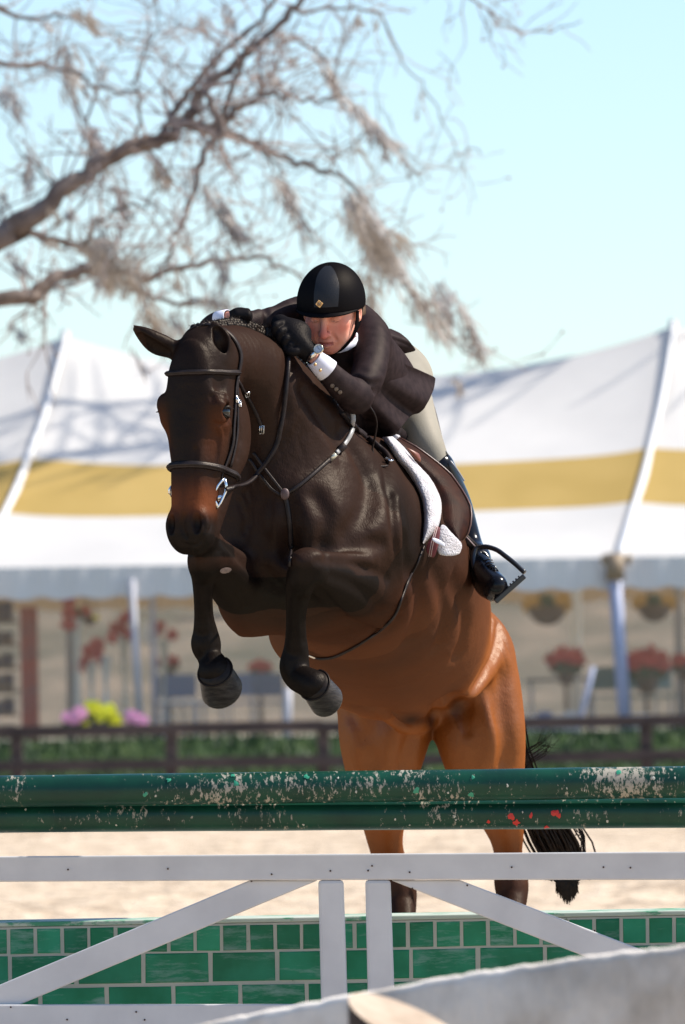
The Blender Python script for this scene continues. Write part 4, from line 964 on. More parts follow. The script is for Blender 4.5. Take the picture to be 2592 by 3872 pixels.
# face
for a in ([(822, 1600), (838, 1650), (832, 1720), (812, 1790)], [(870, 1600), (878, 1680), (868, 1750)], [(640, 1660), (655, 1720), (655, 1800)]): ridge(a, .0030, .010, -.001)
for a in ([(800, 1500), (830, 1490), (860, 1500)], [(806, 1515), (835, 1507), (862, 1518)], [(815, 1600), (842, 1606), (862, 1596)], [(900, 1560), (912, 1640), (900, 1730)], [(700, 1950), (690, 1990), (705, 2030)], [(770, 1960), (775, 2000), (760, 2040)], [(740, 1700), (735, 1800), (730, 1880)]): carve(a, .0025, .012)
for a in ([(685, 2052), (710, 2060), (740, 2058), (765, 2045)], [(795, 1960), (800, 1985), (790, 2010)]): carve(a, .003, .007)
tH0 = P(1010, 2112, 24.86)
def in_head(C, g=0.0): return (C[:, 0] < tH0.x - g) & (C[:, 2] > tH0.z + g) & (C[:, 1] < 24.85 - g)
Vb, Qb = hs.mesh((-.72, 24.15, -.02), (.72, 27.75, 2.62), .0070, smooth=6)
Nb = hs.N; Cb = Vb[Qb].mean(1); Qb = Qb[~in_head(Cb, .012)]
Vh, Qh = hs.mesh((P(480, 0, 24.5).x, 24.15, tH0.z - .02), (tH0.x + .02, 24.88, P(0, 1120, 24.6).z), .0036, smooth=4)
Nh = hs.N; Ch = Vh[Qh].mean(1); Qh = Qh[in_head(Ch)]
V = np.concatenate([Vb, Vh]); Q = np.concatenate([Qb, Qh + len(Vb)])
used = np.unique(Q); rm = np.full(len(V), -1, np.int64); rm[used] = np.arange(len(used)); V = V[used]; Q = rm[Q]; NN = np.concatenate([Nb, Nh])[used]
me = np_mesh('horse_body', V, Q)
# coat tones: black points, dark face, red muzzle sides
Hi = np.linalg.inv(HR); LOC = (V - np.array(HO)) @ Hi.T      # t, n, l
sx = 1296 + V[:, 0] / V[:, 1] * FPX; zz = V[:, 2]; yy = V[:, 1]
def sst(a, b, x): t = np.clip((x - a) / (b - a), 0, 1); return t * t * (3 - 2 * t)
def capd(pts):
    A = np.array(pts); out = np.full(len(V), 9.0)
    for a, b in zip(A[:-1], A[1:]):
        ab = b[:3] - a[:3]; t = np.clip((V - a[:3]) @ ab / (ab @ ab), 0, 1); out = np.minimum(out, np.linalg.norm(V - a[:3] - t[:, None] * ab, axis=1) - (a[3] + t * (b[3] - a[3])))
    return out
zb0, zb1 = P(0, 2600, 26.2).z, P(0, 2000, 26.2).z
dark = .78 - .12 * sst(25.25, 25.62, yy) - .18 * sst(25.6, 26.4, yy) - .24 * sst(26.2, 26.8, yy) - .17 * sst(zb1, zb0, zz) * sst(25.2, 25.5, yy)  # trunk gradient partly paints lighting into the coat: shaded front, sunlit rear, belly bounce
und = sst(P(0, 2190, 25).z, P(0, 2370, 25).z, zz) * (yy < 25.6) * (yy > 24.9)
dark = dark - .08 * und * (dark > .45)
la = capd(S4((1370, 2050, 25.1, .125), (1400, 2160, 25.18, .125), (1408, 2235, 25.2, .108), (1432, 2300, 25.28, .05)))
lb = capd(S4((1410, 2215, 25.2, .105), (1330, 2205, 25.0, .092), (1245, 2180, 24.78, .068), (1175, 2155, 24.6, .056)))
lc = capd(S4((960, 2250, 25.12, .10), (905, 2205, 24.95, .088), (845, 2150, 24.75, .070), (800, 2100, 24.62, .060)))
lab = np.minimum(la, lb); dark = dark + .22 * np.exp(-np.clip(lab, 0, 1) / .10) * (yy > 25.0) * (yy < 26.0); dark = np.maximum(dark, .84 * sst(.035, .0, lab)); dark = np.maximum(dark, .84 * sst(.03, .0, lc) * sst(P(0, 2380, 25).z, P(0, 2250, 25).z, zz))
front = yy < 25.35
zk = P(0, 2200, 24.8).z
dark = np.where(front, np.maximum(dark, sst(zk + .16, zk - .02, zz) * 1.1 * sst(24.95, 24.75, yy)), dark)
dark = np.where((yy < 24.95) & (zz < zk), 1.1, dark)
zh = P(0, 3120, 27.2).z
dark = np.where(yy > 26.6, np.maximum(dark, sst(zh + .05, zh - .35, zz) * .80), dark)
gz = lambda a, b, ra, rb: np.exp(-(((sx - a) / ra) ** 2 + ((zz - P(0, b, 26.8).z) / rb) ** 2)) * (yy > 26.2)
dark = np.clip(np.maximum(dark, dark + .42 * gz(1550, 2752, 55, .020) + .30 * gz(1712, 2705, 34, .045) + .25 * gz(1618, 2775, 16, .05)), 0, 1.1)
hm = in_head(V) & (LOC[:, 1] > -.31) & (LOC[:, 0] < .66) & (np.abs(LOC[:, 2]) < .14)
t_, n_, l_ = LOC[:, 0], LOC[:, 1], LOC[:, 2]
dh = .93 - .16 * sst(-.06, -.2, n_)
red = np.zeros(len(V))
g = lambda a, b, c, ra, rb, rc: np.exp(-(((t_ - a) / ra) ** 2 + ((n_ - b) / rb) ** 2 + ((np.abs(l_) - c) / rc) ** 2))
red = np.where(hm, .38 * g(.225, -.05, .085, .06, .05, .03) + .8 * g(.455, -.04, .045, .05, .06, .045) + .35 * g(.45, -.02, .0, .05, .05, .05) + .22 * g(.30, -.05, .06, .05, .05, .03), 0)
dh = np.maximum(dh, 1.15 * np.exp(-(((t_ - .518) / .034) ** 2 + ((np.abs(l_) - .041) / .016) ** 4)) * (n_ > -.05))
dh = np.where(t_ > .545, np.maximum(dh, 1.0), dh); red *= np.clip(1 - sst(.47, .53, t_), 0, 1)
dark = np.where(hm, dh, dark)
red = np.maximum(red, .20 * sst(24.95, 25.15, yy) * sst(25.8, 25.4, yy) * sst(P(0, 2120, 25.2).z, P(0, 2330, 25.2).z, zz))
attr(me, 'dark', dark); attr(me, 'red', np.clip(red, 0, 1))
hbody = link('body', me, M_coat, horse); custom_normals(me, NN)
hbody.matrix_parent_inverse = horse.matrix_basis.inverted()
BVH_H = BVHTree.FromPolygons([tuple(v) for v in V], [tuple(q) for q in Q.tolist()])
def hit(sx, sy, bvh=None, fallback=25.0):
    d = ray(sx, sy).normalized(); r_ = (bvh or BVH_H).ray_cast(Vector((0, 0, CAM_H)), d)
    if r_[0] is None: return P(sx, sy, fallback), Vector((0, -1, 0))
    n = r_[1]
    if n.dot(d) > 0: n = -n
    return r_[0], n

# ---------------------------------------------------------------- hooves, eyes, mane, tail
def hoof(c, s_, rc, rs, toe, label=None):
    c, s_ = Vector(c), Vector(s_); ax = (s_ - c).normalized(); toe = Vector(toe); toe = (toe - ax * toe.dot(ax)).normalized(); side = ax.cross(toe)
    n = 26; rows = []
    for t, r_, off in ((-.20, rc * .02, 0), (-.20, rc * .5, 0), (-.13, rc * .86, 0), (-.04, rc * 1.0, 0), (0, rc * 1.06, 0), (.08, rc * 1.03, .002), (.5, (rc + rs) / 2 * 1.02, .008), (.93, rs, .016), (1.0, rs * .96, .017), (.95, rs * .80, .016), (.86, rs * .25, .012)):
        rows.append([c + (s_ - c) * t + toe * off + (toe * math.cos(a) * r_ + side * math.sin(a) * r_ * .93) * (1 if math.cos(a) > -.75 else .88) for a in [2 * math.pi * i / n for i in range(n)]])
    mb = MB(); mb.grid(rows, wrap=True); mb.m = [1 if i < 26 * 4 else 0 for i in range(len(mb.f))]; o = under(mb.build('hoof', [M_hoof, M_blackhair], None, True), horse)
    mb = MB(); q = [rows[4][i] * 1 + (rows[4][i] - c).normalized() * .0015 for i in range(n)]
    mb.tube(q + [q[0]], .0028, 6, cap=False); under(mb.build('coronet_hair', M_blackhair, None), o)
    return o
hoof(P(814, 2538, 24.66), P(842, 2598, 24.715), .0500, .0650, (.1, -.3, -1))
hoof(P(1190, 2590, 24.66), P(1232, 2636, 24.715), .046, .054, (.5, -.2, -1))
hoof(P(1932, 4060, 26.90), P(1934, 4125, 26.85), .052, .062, (0, -1, -.1)); hoof(P(1542, 4065, 26.90), P(1544, 4130, 26.85), .052, .062, (0, -1, -.1))
for s_ in (-1, 1):
    e = MB(); e.ball(H(.197, -.066, s_ * .084), (.0225, .0225, .0225), nu=20, nv=14); eye = under(e.build('eye', M_eye, None), horse)
    for dy, rr in ((-.013, .0052), (.013, .0040)):       # lids
        pts = []
        for k in range(9):
            a = -1.25 + 2.5 * k / 8; pts.append(H(.197 + dy * math.cos(a) * 1.05, -.066 + math.sin(a) * .021, s_ * (.084 + .0205 * math.cos(a))))
        mb = MB(); mb.tube(pts, [rr * (.5 + .5 * math.sin(math.pi * k / 8)) for k in range(9)], 8); under(mb.build('eyelid', M_blackhair, None), eye)
    mb = MB()
    for k in range(9):
        a = -.6 + .15 * k; p0 = H(.184, -.066 + math.sin(a) * .02, s_ * (.084 + .022 * math.cos(a))); mb.tube([p0, p0 + Hl * s_ * .016 + Ha * .006 + Hn * .004], [.0009, .0003], 3)
    under(mb.build('eyelashes', M_blackhair, None), eye)
# braided mane: knots along the crest
mane = [(735, 1283, 24.62), (800, 1238, 24.70), (860, 1216, 24.78), (917, 1200, 24.84), (987, 1192, 24.93), (1040, 1230, 25.02), (1075, 1290, 25.1), (1130, 1370, 25.2), (1200, 1462, 25.3), (1264, 1545, 25.4), (1320, 1620, 25.5)]
mp_ = spline([P(*m) for m in mane], 7)
for i, p in enumerate(mp_[2:-8]):
    loc, nr, _, _ = BVH_H.find_nearest(Vector(p)); nr = Vector(nr)
    mb = MB(); c = loc + nr * .004; side = Vector((.25, -.9, -.2)).normalized()
    for q in range(3): mb.ball(c + side * (.010 * q) + nr * (.006 - .005 * q) + Vector((random.uniform(-.002, .002), 0, random.uniform(-.002, .002))), (.0115 - .0012 * q, .010, .0105), nu=9, nv=6)
    for q in range(5): mb.tube([c + nr * .006, c + nr * (.014 + random.uniform(0, .008)) + Vector((random.uniform(-.012, .012), random.uniform(-.01, .01), 0))], [.0012, .0004], 3)
    under(mb.build('mane_braid', M_blackhair, None), horse)
tl = MB()
base = P(1700, 2330, 27.28)
for q in range(520):
    w = random.gauss(0, 1)
    pts = [base + Vector((random.uniform(-.02, .02), 0, 0)), P(1850, 2450, 27.38), P(1930 + w * 9, 2640, 27.42), P(1968 + w * 9, 2830, 27.45 + random.uniform(-.03, .03)), P(2015 + w * 17, 3000, 27.48 + random.uniform(-.04, .04)), P(2078 + w * 33, 3132, 27.5 + random.uniform(-.05, .05)),
           P(2125 + w * 33, 3230, 27.52 + random.uniform(-.05, .05)), P(2143 + w * 22, 3326, 27.52)]
    e = random.uniform(3335, 3425 - 22 * abs(w)) if abs(w) < 1.8 else random.uniform(3250, 3330)
    pts.append(P(2148 + w * 22 + random.uniform(-8, 8), e, 27.52)); sp = spline(pts, 2)
    tl.tube([Vector(x) for x in sp], [.0035] * (len(sp) - 1) + [.0008], 3, cap=False)
for q in range(26):      # flyaway hairs
    a = random.uniform(-1, 1); p = P(1990 + a * 20, 2840 + random.uniform(0, 60), 27.4)
    tl.tube([p, p + Vector((.03 + random.uniform(0, .03), 0, .03)), p + Vector((.05 + random.uniform(0, .06), 0, random.uniform(0, .09)))], [.0012, .001, .0005], 3, cap=False)
    p = P(2175, 3100 + random.uniform(-60, 60), 27.5); tl.tube([p, P(2205 + a * 8, 3160, 27.5), P(2208 + a * 10, 3230 + random.uniform(0, 60), 27.5)], [.0014, .0012, .0005], 3, cap=False)
o = under(tl.build('tail', M_blackhair, None), horse); o['label'] = 'long black tail hanging behind the right hind leg'
# chestnut (bare horny patch) on the inside of the folded foreleg
def patch(pts_s, m, name, parent, lift=.0025):
    P3 = []; 
    for a, b in pts_s: q, nr = hit(a, b); P3.append(q + nr * lift)
    cc = sum(P3, Vector()) / len(P3); q0, n0 = hit(sum(p[0] for p in pts_s) / len(pts_s), sum(p[1] for p in pts_s) / len(pts_s)); cc = q0 + n0 * (lift + .003)
    mb = MB(); mb.v = P3 + [cc]; n = len(P3); mb.f = [(i, (i + 1) % n, n) for i in range(n)]; mb.m = [0] * n
    return under(mb.build(name, m, None), parent)
patch([(852 + 22 * math.cos(a), 2155 + 11 * math.sin(a) - 3 * math.cos(a)) for a in [i * .5236 for i in range(12)]], mat('chestnut_horn', (.20, .14, .125), rough=.6, col2=(.10, .07, .06), nscale=90), 'chestnut', horse)
# ================================================================ TACK
M_leather = mat('black_leather', (.012, .009, .010), rough=.42, spec=.30, col2=(.022, .016, .017), nscale=60, bump=.12, bscale=500); soften(M_leather, .028, .42)
M_leather2 = mat('brown_saddle_leather', (.036, .012, .008), rough=.5, spec=.2, col2=(.018, .008, .007), nscale=18, bump=.3, bscale=300); soften(M_leather2, .014, .45)
M_orange = mat('tan_billet_leather', (.26, .07, .022), rough=.4, spec=.5, col2=(.17, .045, .018), nscale=20)
M_steel = mat('polished_steel', (.75, .74, .72), rough=.18, metal=1.0)
M_fleece = mat('white_fleece', (.62, .60, .62), rough=.95, spec=.1, col2=(.50, .46, .46), nscale=28, bump=.8, bscale=170)
M_webbing = mat('maroon_girth', (.15, .020, .025), rough=.7, col2=(.10, .015, .02), nscale=30)
M_clear = mat('pale_buckle', (.62, .60, .48), rough=.3, metal=.6)
def near(p):
    loc, nr, _, _ = BVH_H.find_nearest(Vector(p)); nr = Vector(nr)
    return loc, nr
def smooth3(L_, it=2):
    for _ in range(it):
        L_ = [L_[0]] + [(L_[i - 1] + L_[i] * 2 + L_[i + 1]) / 4 for i in range(1, len(L_) - 1)] + [L_[-1]]
    return L_
def strap(name, pts, w, th, m, parent, mode='hit', lift=.003, n=7, it=2, roundsec=False, taper=None):
    sp = spline(pts, n); A, N = [], []
    for q in sp:
        if mode == 'hit': p, nr = hit(q[0], q[1])
        elif mode == 'near': p, nr = near(P(*q[:3])) if mode == 'near' else None
        elif mode == 'head': p, nr = near(H(*q[:3]))
        else: p, nr = P(*q[:3]), Vector((0, -1, 0))
        A.append(p + nr * (lift * .7 + th)); N.append(nr)
    A = smooth3(A, it); N = smooth3(N, it + 2)
    mb = MB(); rr = taper or [1.0] * len(A)
    if roundsec: mb.tube(A, [w * r_ for r_ in rr], 8)
    else: mb.tube(A, rr, flat=(w * .85, th * .85), nrm=N)
    o = under(mb.build(name, m, None), parent); return o, A, N
def buckle(p, nr, along, w, h, parent, m=None, r_=.0016, name='buckle'):
    al = Vector(along); nr = Vector(nr).normalized(); al = (al - nr * al.dot(nr)).normalized(); sd_ = al.cross(nr)
    q = [Vector(p) + al * a * h + sd_ * b * w for a, b in ((-1, -1), (1, -1), (1, 1), (-1, 1), (-1, -1))]
    mb = MB(); mb.tube(q, r_, 6); mb.tube([Vector(p) - al * h, Vector(p) + al * h], r_ * .8, 5); return under(mb.build(name, m or M_steel, None), parent)

bridle = empty('bridle', H(.2, -.1, .1)); tag(bridle, 'black leather bridle with steel bit ring on the head of the horse', 'bridle')
bb, A, N = strap('browband', [(.080, -.15, -.10), (.084, -.08, -.10), (.087, -.02, -.07), (.092, .0, -.03), (.092, .0, .03), (.088, -.02, .07), (.082, -.08, .10), (.074, -.16, .10)], .0095, .0035, M_leather, bridle, 'head')
mb = MB(); mb.tube([a + n * .004 for a, n in zip(A, N)], .0032, 6); under(mb.build('browband_piping', M_leather, None), bb)
nb, A, N = strap('noseband', [(.352, -.20, -.05), (.352, -.12, -.08), (.352, -.05, -.07), (.352, .0, -.03), (.352, .0, .03), (.354, -.05, .07), (.358, -.12, .08), (.358, -.20, .05), (.356, -.26, 0.0)], .0125, .0035, M_leather, bridle, 'head')
mb = MB(); mb.tube([a + n * .0045 for a, n in zip(A, N)], .0045, 6); under(mb.build('noseband_padding', M_leather, None), nb)
for s_ in (-1, 1):
    strap('cheek_piece', [(.080, -.16, s_ * .09), (.15, -.145, s_ * .10), (.25, -.135, s_ * .10), (.36, -.12, s_ * .08), (.405, -.112, s_ * .07)], .0075, .0022, M_leather, bridle, 'head', lift=.004)
    strap('cheek_piece', [(.080, -.17, s_ * .09), (.15, -.168, s_ * .10), (.25, -.160, s_ * .10), (.345, -.145, s_ * .08)], .0065, .0020, M_leather, bridle, 'head', lift=.003)
    strap('headpiece', [(.080, -.16, s_ * .09), (.05, -.16, s_ * .09), (.02, -.16, s_ * .075), (-.02, -.14, s_ * .05), (-.035, -.12, 0)], .011, .003, M_leather, bridle, 'head')
    for t, n_ in ((.150, -.145), (.158, -.168)):
        p, nr = near(H(t, n_, s_ * .1)); buckle(p + nr * .008, nr, Ha, .0085, .009, bridle)
strap('throatlatch', [(897, 1440), (920, 1475), (950, 1525), (975, 1575), (988, 1608)], .0060, .002, M_leather, bridle, 'hit', lift=.004)
p, nr = hit(932, 1484); buckle(p + nr * .009, nr, (.4, 0, -1), .006, .010, bridle)
p, nr = hit(990, 1622); buckle(p + nr * .006, nr, (0, 0, 1), .006, .012, bridle, name='ring')
bitp = [(850, 1811), (838, 1818), (824, 1836), (808, 1864), (811, 1893), (824, 1917), (833, 1902), (842, 1883), (852, 1862), (856, 1838), (850, 1811)]
p0, _ = near(H(.43, -.10, .07)); DB = p0.y - .012
mb = MB(); mb.tube([P(a, b, DB + .0005 * (a - 830)) for a, b in bitp], .0052, 8); bit = under(mb.build('bit_ring', M_steel, None), bridle)
mb = MB(); mb.tube([H(.435, -.10, -.075), H(.44, -.10, 0), H(.435, -.10, .075)], .008, 8); mb.tube([H(.405, -.11, -.075), H(.47, -.10, -.078)], .005, 8); under(mb.build('mouthpiece', M_steel, None), bit)
rb = [(651, 1838), (643, 1850), (641, 1864), (646, 1876), (653, 1862), (651, 1838)]
mb = MB(); mb.tube([P(a, b, DB + .03) for a, b in rb], .004, 8); under(mb.build('bit_ring', M_steel, None), bridle)
# left rein: from the bit round the neck up to the hands
rp = [(856, 1850), (880, 1842), (905, 1836), (945, 1820), (985, 1780), (1020, 1730), (1045, 1675), (1065, 1575), (1076, 1450), (1080, 1350), (1078, 1275)]
def rein(name, pts, w, th, D0, d0n, parent, m=M_leather, laced=False, nn=7):
    sp = spline(pts, nn); A = []
    for i, q in enumerate(sp):
        p, nr = hit(q[0], q[1]); a = p + nr * (.006 + th); t = min(1, i / d0n) if d0n else 1
        if t < 1: a = P(q[0], q[1], D0 + (min(a.y, D0 + .7) - D0) * t)
        A.append(a)
    A = smooth3(A, 3); mb = MB(); nr = [Vector((-.3, -1, .1))] * len(A)
    mb.tube(A, [1.0] * len(A), flat=(w, th), nrm=nr); o = under(mb.build(name, m, None), parent)
    if laced:
        mb = MB()
        for i in range(len(A) * 2 - 2):
            p = A[i // 2].lerp(A[i // 2 + 1], .5 * (i % 2)); d = (A[i // 2 + 1] - A[i // 2]).normalized(); s2 = d.cross(Vector((0, -1, 0))).normalized() * (1 if i % 2 else -1)
            mb.tube([p - s2 * w - d * .004 + Vector((0, -th - .001, 0)), p + s2 * w + d * .004 + Vector((0, -th - .001, 0))], .0018, 5)
        under(mb.build('lacing', M_leather, None), o)
    return o
rein('rein', rp, .0075, .0028, DB - .005, 26, bridle)
lr = [(1057, 1271), (1086, 1310), (1130, 1362), (1165, 1410), (1200, 1460), (1240, 1515), (1287, 1568)]
sp = spline([(a, b, 24.95 + .0011 * (a - 1019)) for a, b in lr], 7); A = []
for q in sp:
    p, nr = near(P(*q)); t = P(q[0], q[1], p.y - .03); A.append(t)
A = smooth3(A, 3)
mb = MB(); mb.tube(A, [1.0] * len(A), flat=(.0085, .0035), nrm=[Vector((-.3, -1, .1))] * len(A)); o = under(mb.build('laced_rein', M_leather, None), bridle)
mb = MB()
for i in range(len(A) - 1):
    d = (A[i + 1] - A[i]).normalized(); s2 = d.cross(Vector((0, -1, 0))).normalized() * (1 if i % 2 else -1); p = A[i]
    mb.tube([p - s2 * .009 - d * .007 + Vector((0, -.0045, 0)), p + s2 * .009 + d * .007 + Vector((0, -.0045, 0))], .0024, 5)
under(mb.build('lacing', mat('lacing_leather', (.05, .045, .045), rough=.4), None), o)
rein('rein_end', [(1285, 1566), (1330, 1618), (1391, 1667), (1437, 1706), (1460, 1730), (1470, 1756)], .0085, .0028, 25.2, 0, bridle)
o, A, N = strap('rein_loop', [(1395, 1531, 25.05), (1418, 1568, 25.06), (1425, 1606, 25.1), (1418, 1655, 25.14), (1409, 1700, 25.16), (1418, 1744, 25.16), (1437, 1763, 25.17), (1467, 1761, 25.2)], .0030, .003, M_leather, bridle, 'free', roundsec=True)
p, nr = hit(1468, 1752); buckle(p + nr * .012, nr, (.3, 0, -1), .007, .010, bridle, r_=.0028)

bp = empty('breastplate', P(1077, 1865, 24.7)); tag(bp, 'black leather breastplate straps crossing the chest of the horse', 'breastplate')
strap('shoulder_strap', [(1080, 1868), (1120, 1845), (1170, 1805), (1215, 1765), (1245, 1738)], .0075, .0026, M_leather, bp)
strap('elastic_strap', [(1270, 1715), (1299, 1683), (1325, 1640), (1336, 1598), (1335, 1562)], .0085, .003, mat('grey_elastic', (.28, .27, .26), rough=.35), bp)
p, nr = hit(1254, 1731); mb = MB(); d = (P(1268, 1718, p.y) - P(1242, 1742, p.y)).normalized(); mb.tube([p + nr * .008 - d * .012, p + nr * .008 + d * .012], [1, 1], flat=(.007, .003), nrm=[nr, nr]); under(mb.build('keeper', M_clear, None), bp)
p, nr = hit(1283, 1702); mb = MB(); mb.tube([p + nr * .009 - d * .018, p + nr * .009 + d * .018], [1, 1], flat=(.0115, .005), nrm=[nr, nr]); under(mb.build('keeper', M_leather, None), bp)
strap('martingale_strap', [(960, 1712), (1000, 1770), (1040, 1822), (1070, 1860)], .0055, .0024, M_leather, bp)
strap('martingale_strap', [(945, 1735), (985, 1795), (1025, 1845), (1060, 1872)], .0055, .0024, M_leather, bp)
strap('chest_strap', [(1077, 1868), (1090, 1930), (1098, 2000), (1102, 2080), (1100, 2140)], .0085, .0026, M_leather, bp)
p, nr = hit(1077, 1866); mb = MB(); mb.ball(p + nr * .008, (.013, .006, .017)); under(mb.build('ring_stop', mat('rubber_stop', (.10, .06, .055), rough=.5), None), bp)
strap('girth_strap', [(1180, 2478), (1210, 2487), (1260, 2482), (1310, 2460), (1350, 2438), (1385, 2415), (1440, 2378), (1490, 2325), (1518, 2255), (1550, 2175), (1570, 2138), (1585, 2102), (1602, 2062)], .0062, .0026, M_leather, bp)
p, nr = hit(1180, 2470); buckle(p + nr * .01, nr, (0, 0, 1), .010, .012, bp, r_=.0022)

# saddle pad, saddle
pad = empty('saddle_pad', P(1600, 1900, 25.8)); tag(pad, 'white fleece saddle pad curving down behind the shoulder of the horse', 'saddle pad')
inner = [(1452, 1652), (1489, 1723), (1525, 1766), (1552, 1804), (1592, 1870), (1605, 1924), (1606, 1982), (1600, 2030), (1598, 2050)]
outer = [(1489, 1650), (1525, 1683), (1552, 1714), (1579, 1750), (1632, 1808), (1663, 1866), (1674, 1911), (1668, 1969), (1650, 2010), (1604, 2058)]
I_ = spline(inner, 6); O_ = spline(outer, 6); nI = 46
def res(L_, n): 
    L_ = [Vector(p) for p in L_]; cum = [0]
    for a, b in zip(L_[:-1], L_[1:]): cum.append(cum[-1] + (b - a).length)
    out = []; j = 0
    for k in range(n):
        s0 = cum[-1] * k / (n - 1)
        while j < len(cum) - 2 and cum[j + 1] < s0: j += 1
        out.append(L_[j].lerp(L_[j + 1], (s0 - cum[j]) / max(cum[j + 1] - cum[j], 1e-9)))
    return out
I_ = res([(a[0], a[1]) for a in I_], nI); O_ = res([(a[0], a[1]) for a in O_], nI)
DI = [hit(a.x, a.y)[0].y - .012 for a in I_]; DI = [(25.46 if (i < 16 and d_ < 25.3) else d_) for i, d_ in enumerate(DI)]; DI = [min(DI[max(0, i - 5):i + 6]) for i in range(len(DI))]; DI = [float(x) for x in np.convolve(np.pad(DI, 4, 'edge'), np.ones(9) / 9, 'valid')]
rows = []
for a, b, d in zip(I_, O_, DI):
    row = [P(a.x - 6, a.y, d + .07)]
    for t, dd in ((0, .012), (.12, -.006), (.35, -.014), (.6, -.004), (.85, .018), (1.0, .045)):
        q = a.lerp(b, t); row.append(P(q.x, q.y, d + dd))
    row += [P(b.x - 8, b.y + 4, d + .16), P(b.x - 14, b.y + 4, d + .45)]
    rows.append(row)
M_fl2 = M_fleece
mb = MB(); mb.grid(rows); o = under(mb.build('fleece_edge', M_fl2, None), pad); subsurf(o, 2)
tx = bpy.data.textures.new('fleece_lumps', 'CLOUDS'); tx.noise_scale = .012
dm = o.modifiers.new('lumps', 'DISPLACE'); dm.texture = tx; dm.strength = .0015; dm.mid_level = .5; dm.texture_coords = 'GLOBAL'
def panel3(name, rows2, m, parent, th=.006, sub=1):
    mb = MB(); mb.grid(rows2); o = under(mb.build(name, m, None), parent); solid(o, th, -1); subsurf(o, sub); return o
DE = DI[-1]
o = panel3('lower_corner', [[P(1668, 1975, DE + .05), P(1690, 2000, DE + .05), P(1712, 2027, DE + .06), P(1742, 2055, DE + .09)],
    [P(1655, 2010, DE + .03), P(1680, 2030, DE + .035), P(1705, 2050, DE + .05), P(1743, 2072, DE + .08)],
    [P(1650, 2060, DE + .03), P(1675, 2070, DE + .03), P(1705, 2080, DE + .05), P(1738, 2086, DE + .08)],
    [P(1655, 2100, DE + .03), P(1680, 2104, DE + .03), P(1708, 2104, DE + .05), P(1732, 2094, DE + .08)]], M_fleece, pad, .012, 2)
dm = o.modifiers.new('lumps', 'DISPLACE'); dm.texture = tx; dm.strength = .002; dm.texture_coords = 'GLOBAL'
panel3('pad_strap', [[P(1628, 2029, DE - .01), P(1655, 2036, DE), P(1684, 2052, DE + .01)], [P(1634, 2048, DE - .01), P(1658, 2058, DE), P(1688, 2076, DE + .01)]], mat('white_tape', (.66, .66, .72), rough=.8), pad, .003, 1)
gir = empty('girth', P(1640, 2060, DE)); tag(gir, 'maroon girth strap hanging below the white saddle pad', 'girth')
panel3('girth_web', [[P(1650, 1985, DE + .03), P(1672, 1992, DE + .035)], [P(1630, 2030, DE + .02), P(1660, 2045, DE + .02)], [P(1606, 2066, DE + .01), P(1655, 2085, DE + .02)], [P(1612, 2092, DE + .02), P(1643, 2118, DE + .03)]], M_webbing, gir, .006, 1)
M_line = mat('girth_piping', (.42, .30, .28), rough=.6)
for q in (0, 6): mb = MB(); mb.tube([P(1650 + q, 1990, DE + .015), P(1632 + q * 1.2, 2050, DE), P(1622 + q * 1.3, 2105, DE + .008)], .0015, 5); under(mb.build('piping', M_line, None), gir)

saddle = empty('saddle', P(1650, 1850, 25.9)); tag(saddle, 'dark brown leather jumping saddle under the rider with black stirrup iron', 'saddle')
FL = res([(1496, 1656), (1545, 1720), (1590, 1775), (1640, 1820), (1668, 1880), (1672, 1930), (1670, 1968), (1700, 2008), (1739, 2049)], 16)
FR = res([(1510, 1655), (1579, 1692), (1650, 1745), (1704, 1790), (1748, 1853), (1779, 1906), (1784, 1960), (1775, 2009), (1750, 2044)], 16)
rows = []
for i, (a, b) in enumerate(zip(FL, FR)):
    k = int(i / 15 * (nI - 1)); d = DI[k] + .05; row = []
    for t in (0, .2, .4, .6, .8, 1): q = a.lerp(b, t); row.append(P(q.x, q.y, d + .02 + .10 * t * t - .015 * math.sin(math.pi * t)))
    rows.append(row)
panel3('flap', rows, M_leather2, saddle, .007, 2)
mb = MB(); mb.tube([r_[-1] + Vector((0, -.003, 0)) for r_ in rows], .0035, 6); under(mb.build('flap_edge', mat('flap_edge', (.09, .035, .022), rough=.4), None), saddle)
dk = DI[10]
panel3('billet_flap', [[P(1526, 1686, dk + .02), P(1556, 1700, dk + .02), P(1584, 1716, dk + .04)], [P(1550, 1706, dk + .02), P(1570, 1716, dk + .018), P(1590, 1730, dk + .04)], [P(1572, 1736, dk + .03), P(1580, 1742, dk + .025), P(1590, 1752, dk + .04)]], M_orange, saddle, .006, 1)
mb = MB(); sp = [P(1462, 1648, 25.70), P(1485, 1632, 25.78), P(1505, 1640, 25.85), P(1530, 1668, 25.95)]; mb.tube(spline(sp, 6), .022, 10); under(mb.build('pommel', M_leather, None), saddle)
mb = MB(); mb.ball(P(1500, 1740, 26.3), (.13, .26, .05)); under(mb.build('seat', M_leather2, None), saddle)
mb = MB(); mb.ball(P(1500, 1655, 25.6), (.012, .012, .010)); under(mb.build('pad_tab', M_fleece, None), saddle)
mb = MB(); a, b = P(1752, 2025, 25.86), P(1798, 2072, 25.86); mb.tube([P(1735, 1960, 25.95), a, b], [1, 1, 1], flat=(.013, .0025), nrm=[(0, -1, 0)] * 3); under(mb.build('stirrup_leather', M_leather, None), saddle)
mb = MB(); mb.tube([P(1764, 2030, 25.85), P(1797, 2066, 25.85)], .0018, 5); under(mb.build('leather_edge', M_line, None), saddle)
SI = 25.74
arch = [(1862, 2268), (1838, 2240), (1815, 2205), (1797, 2160), (1790, 2115), (1797, 2080), (1815, 2070), (1842, 2068), (1880, 2080), (1915, 2105), (1950, 2133), (1985, 2165)]
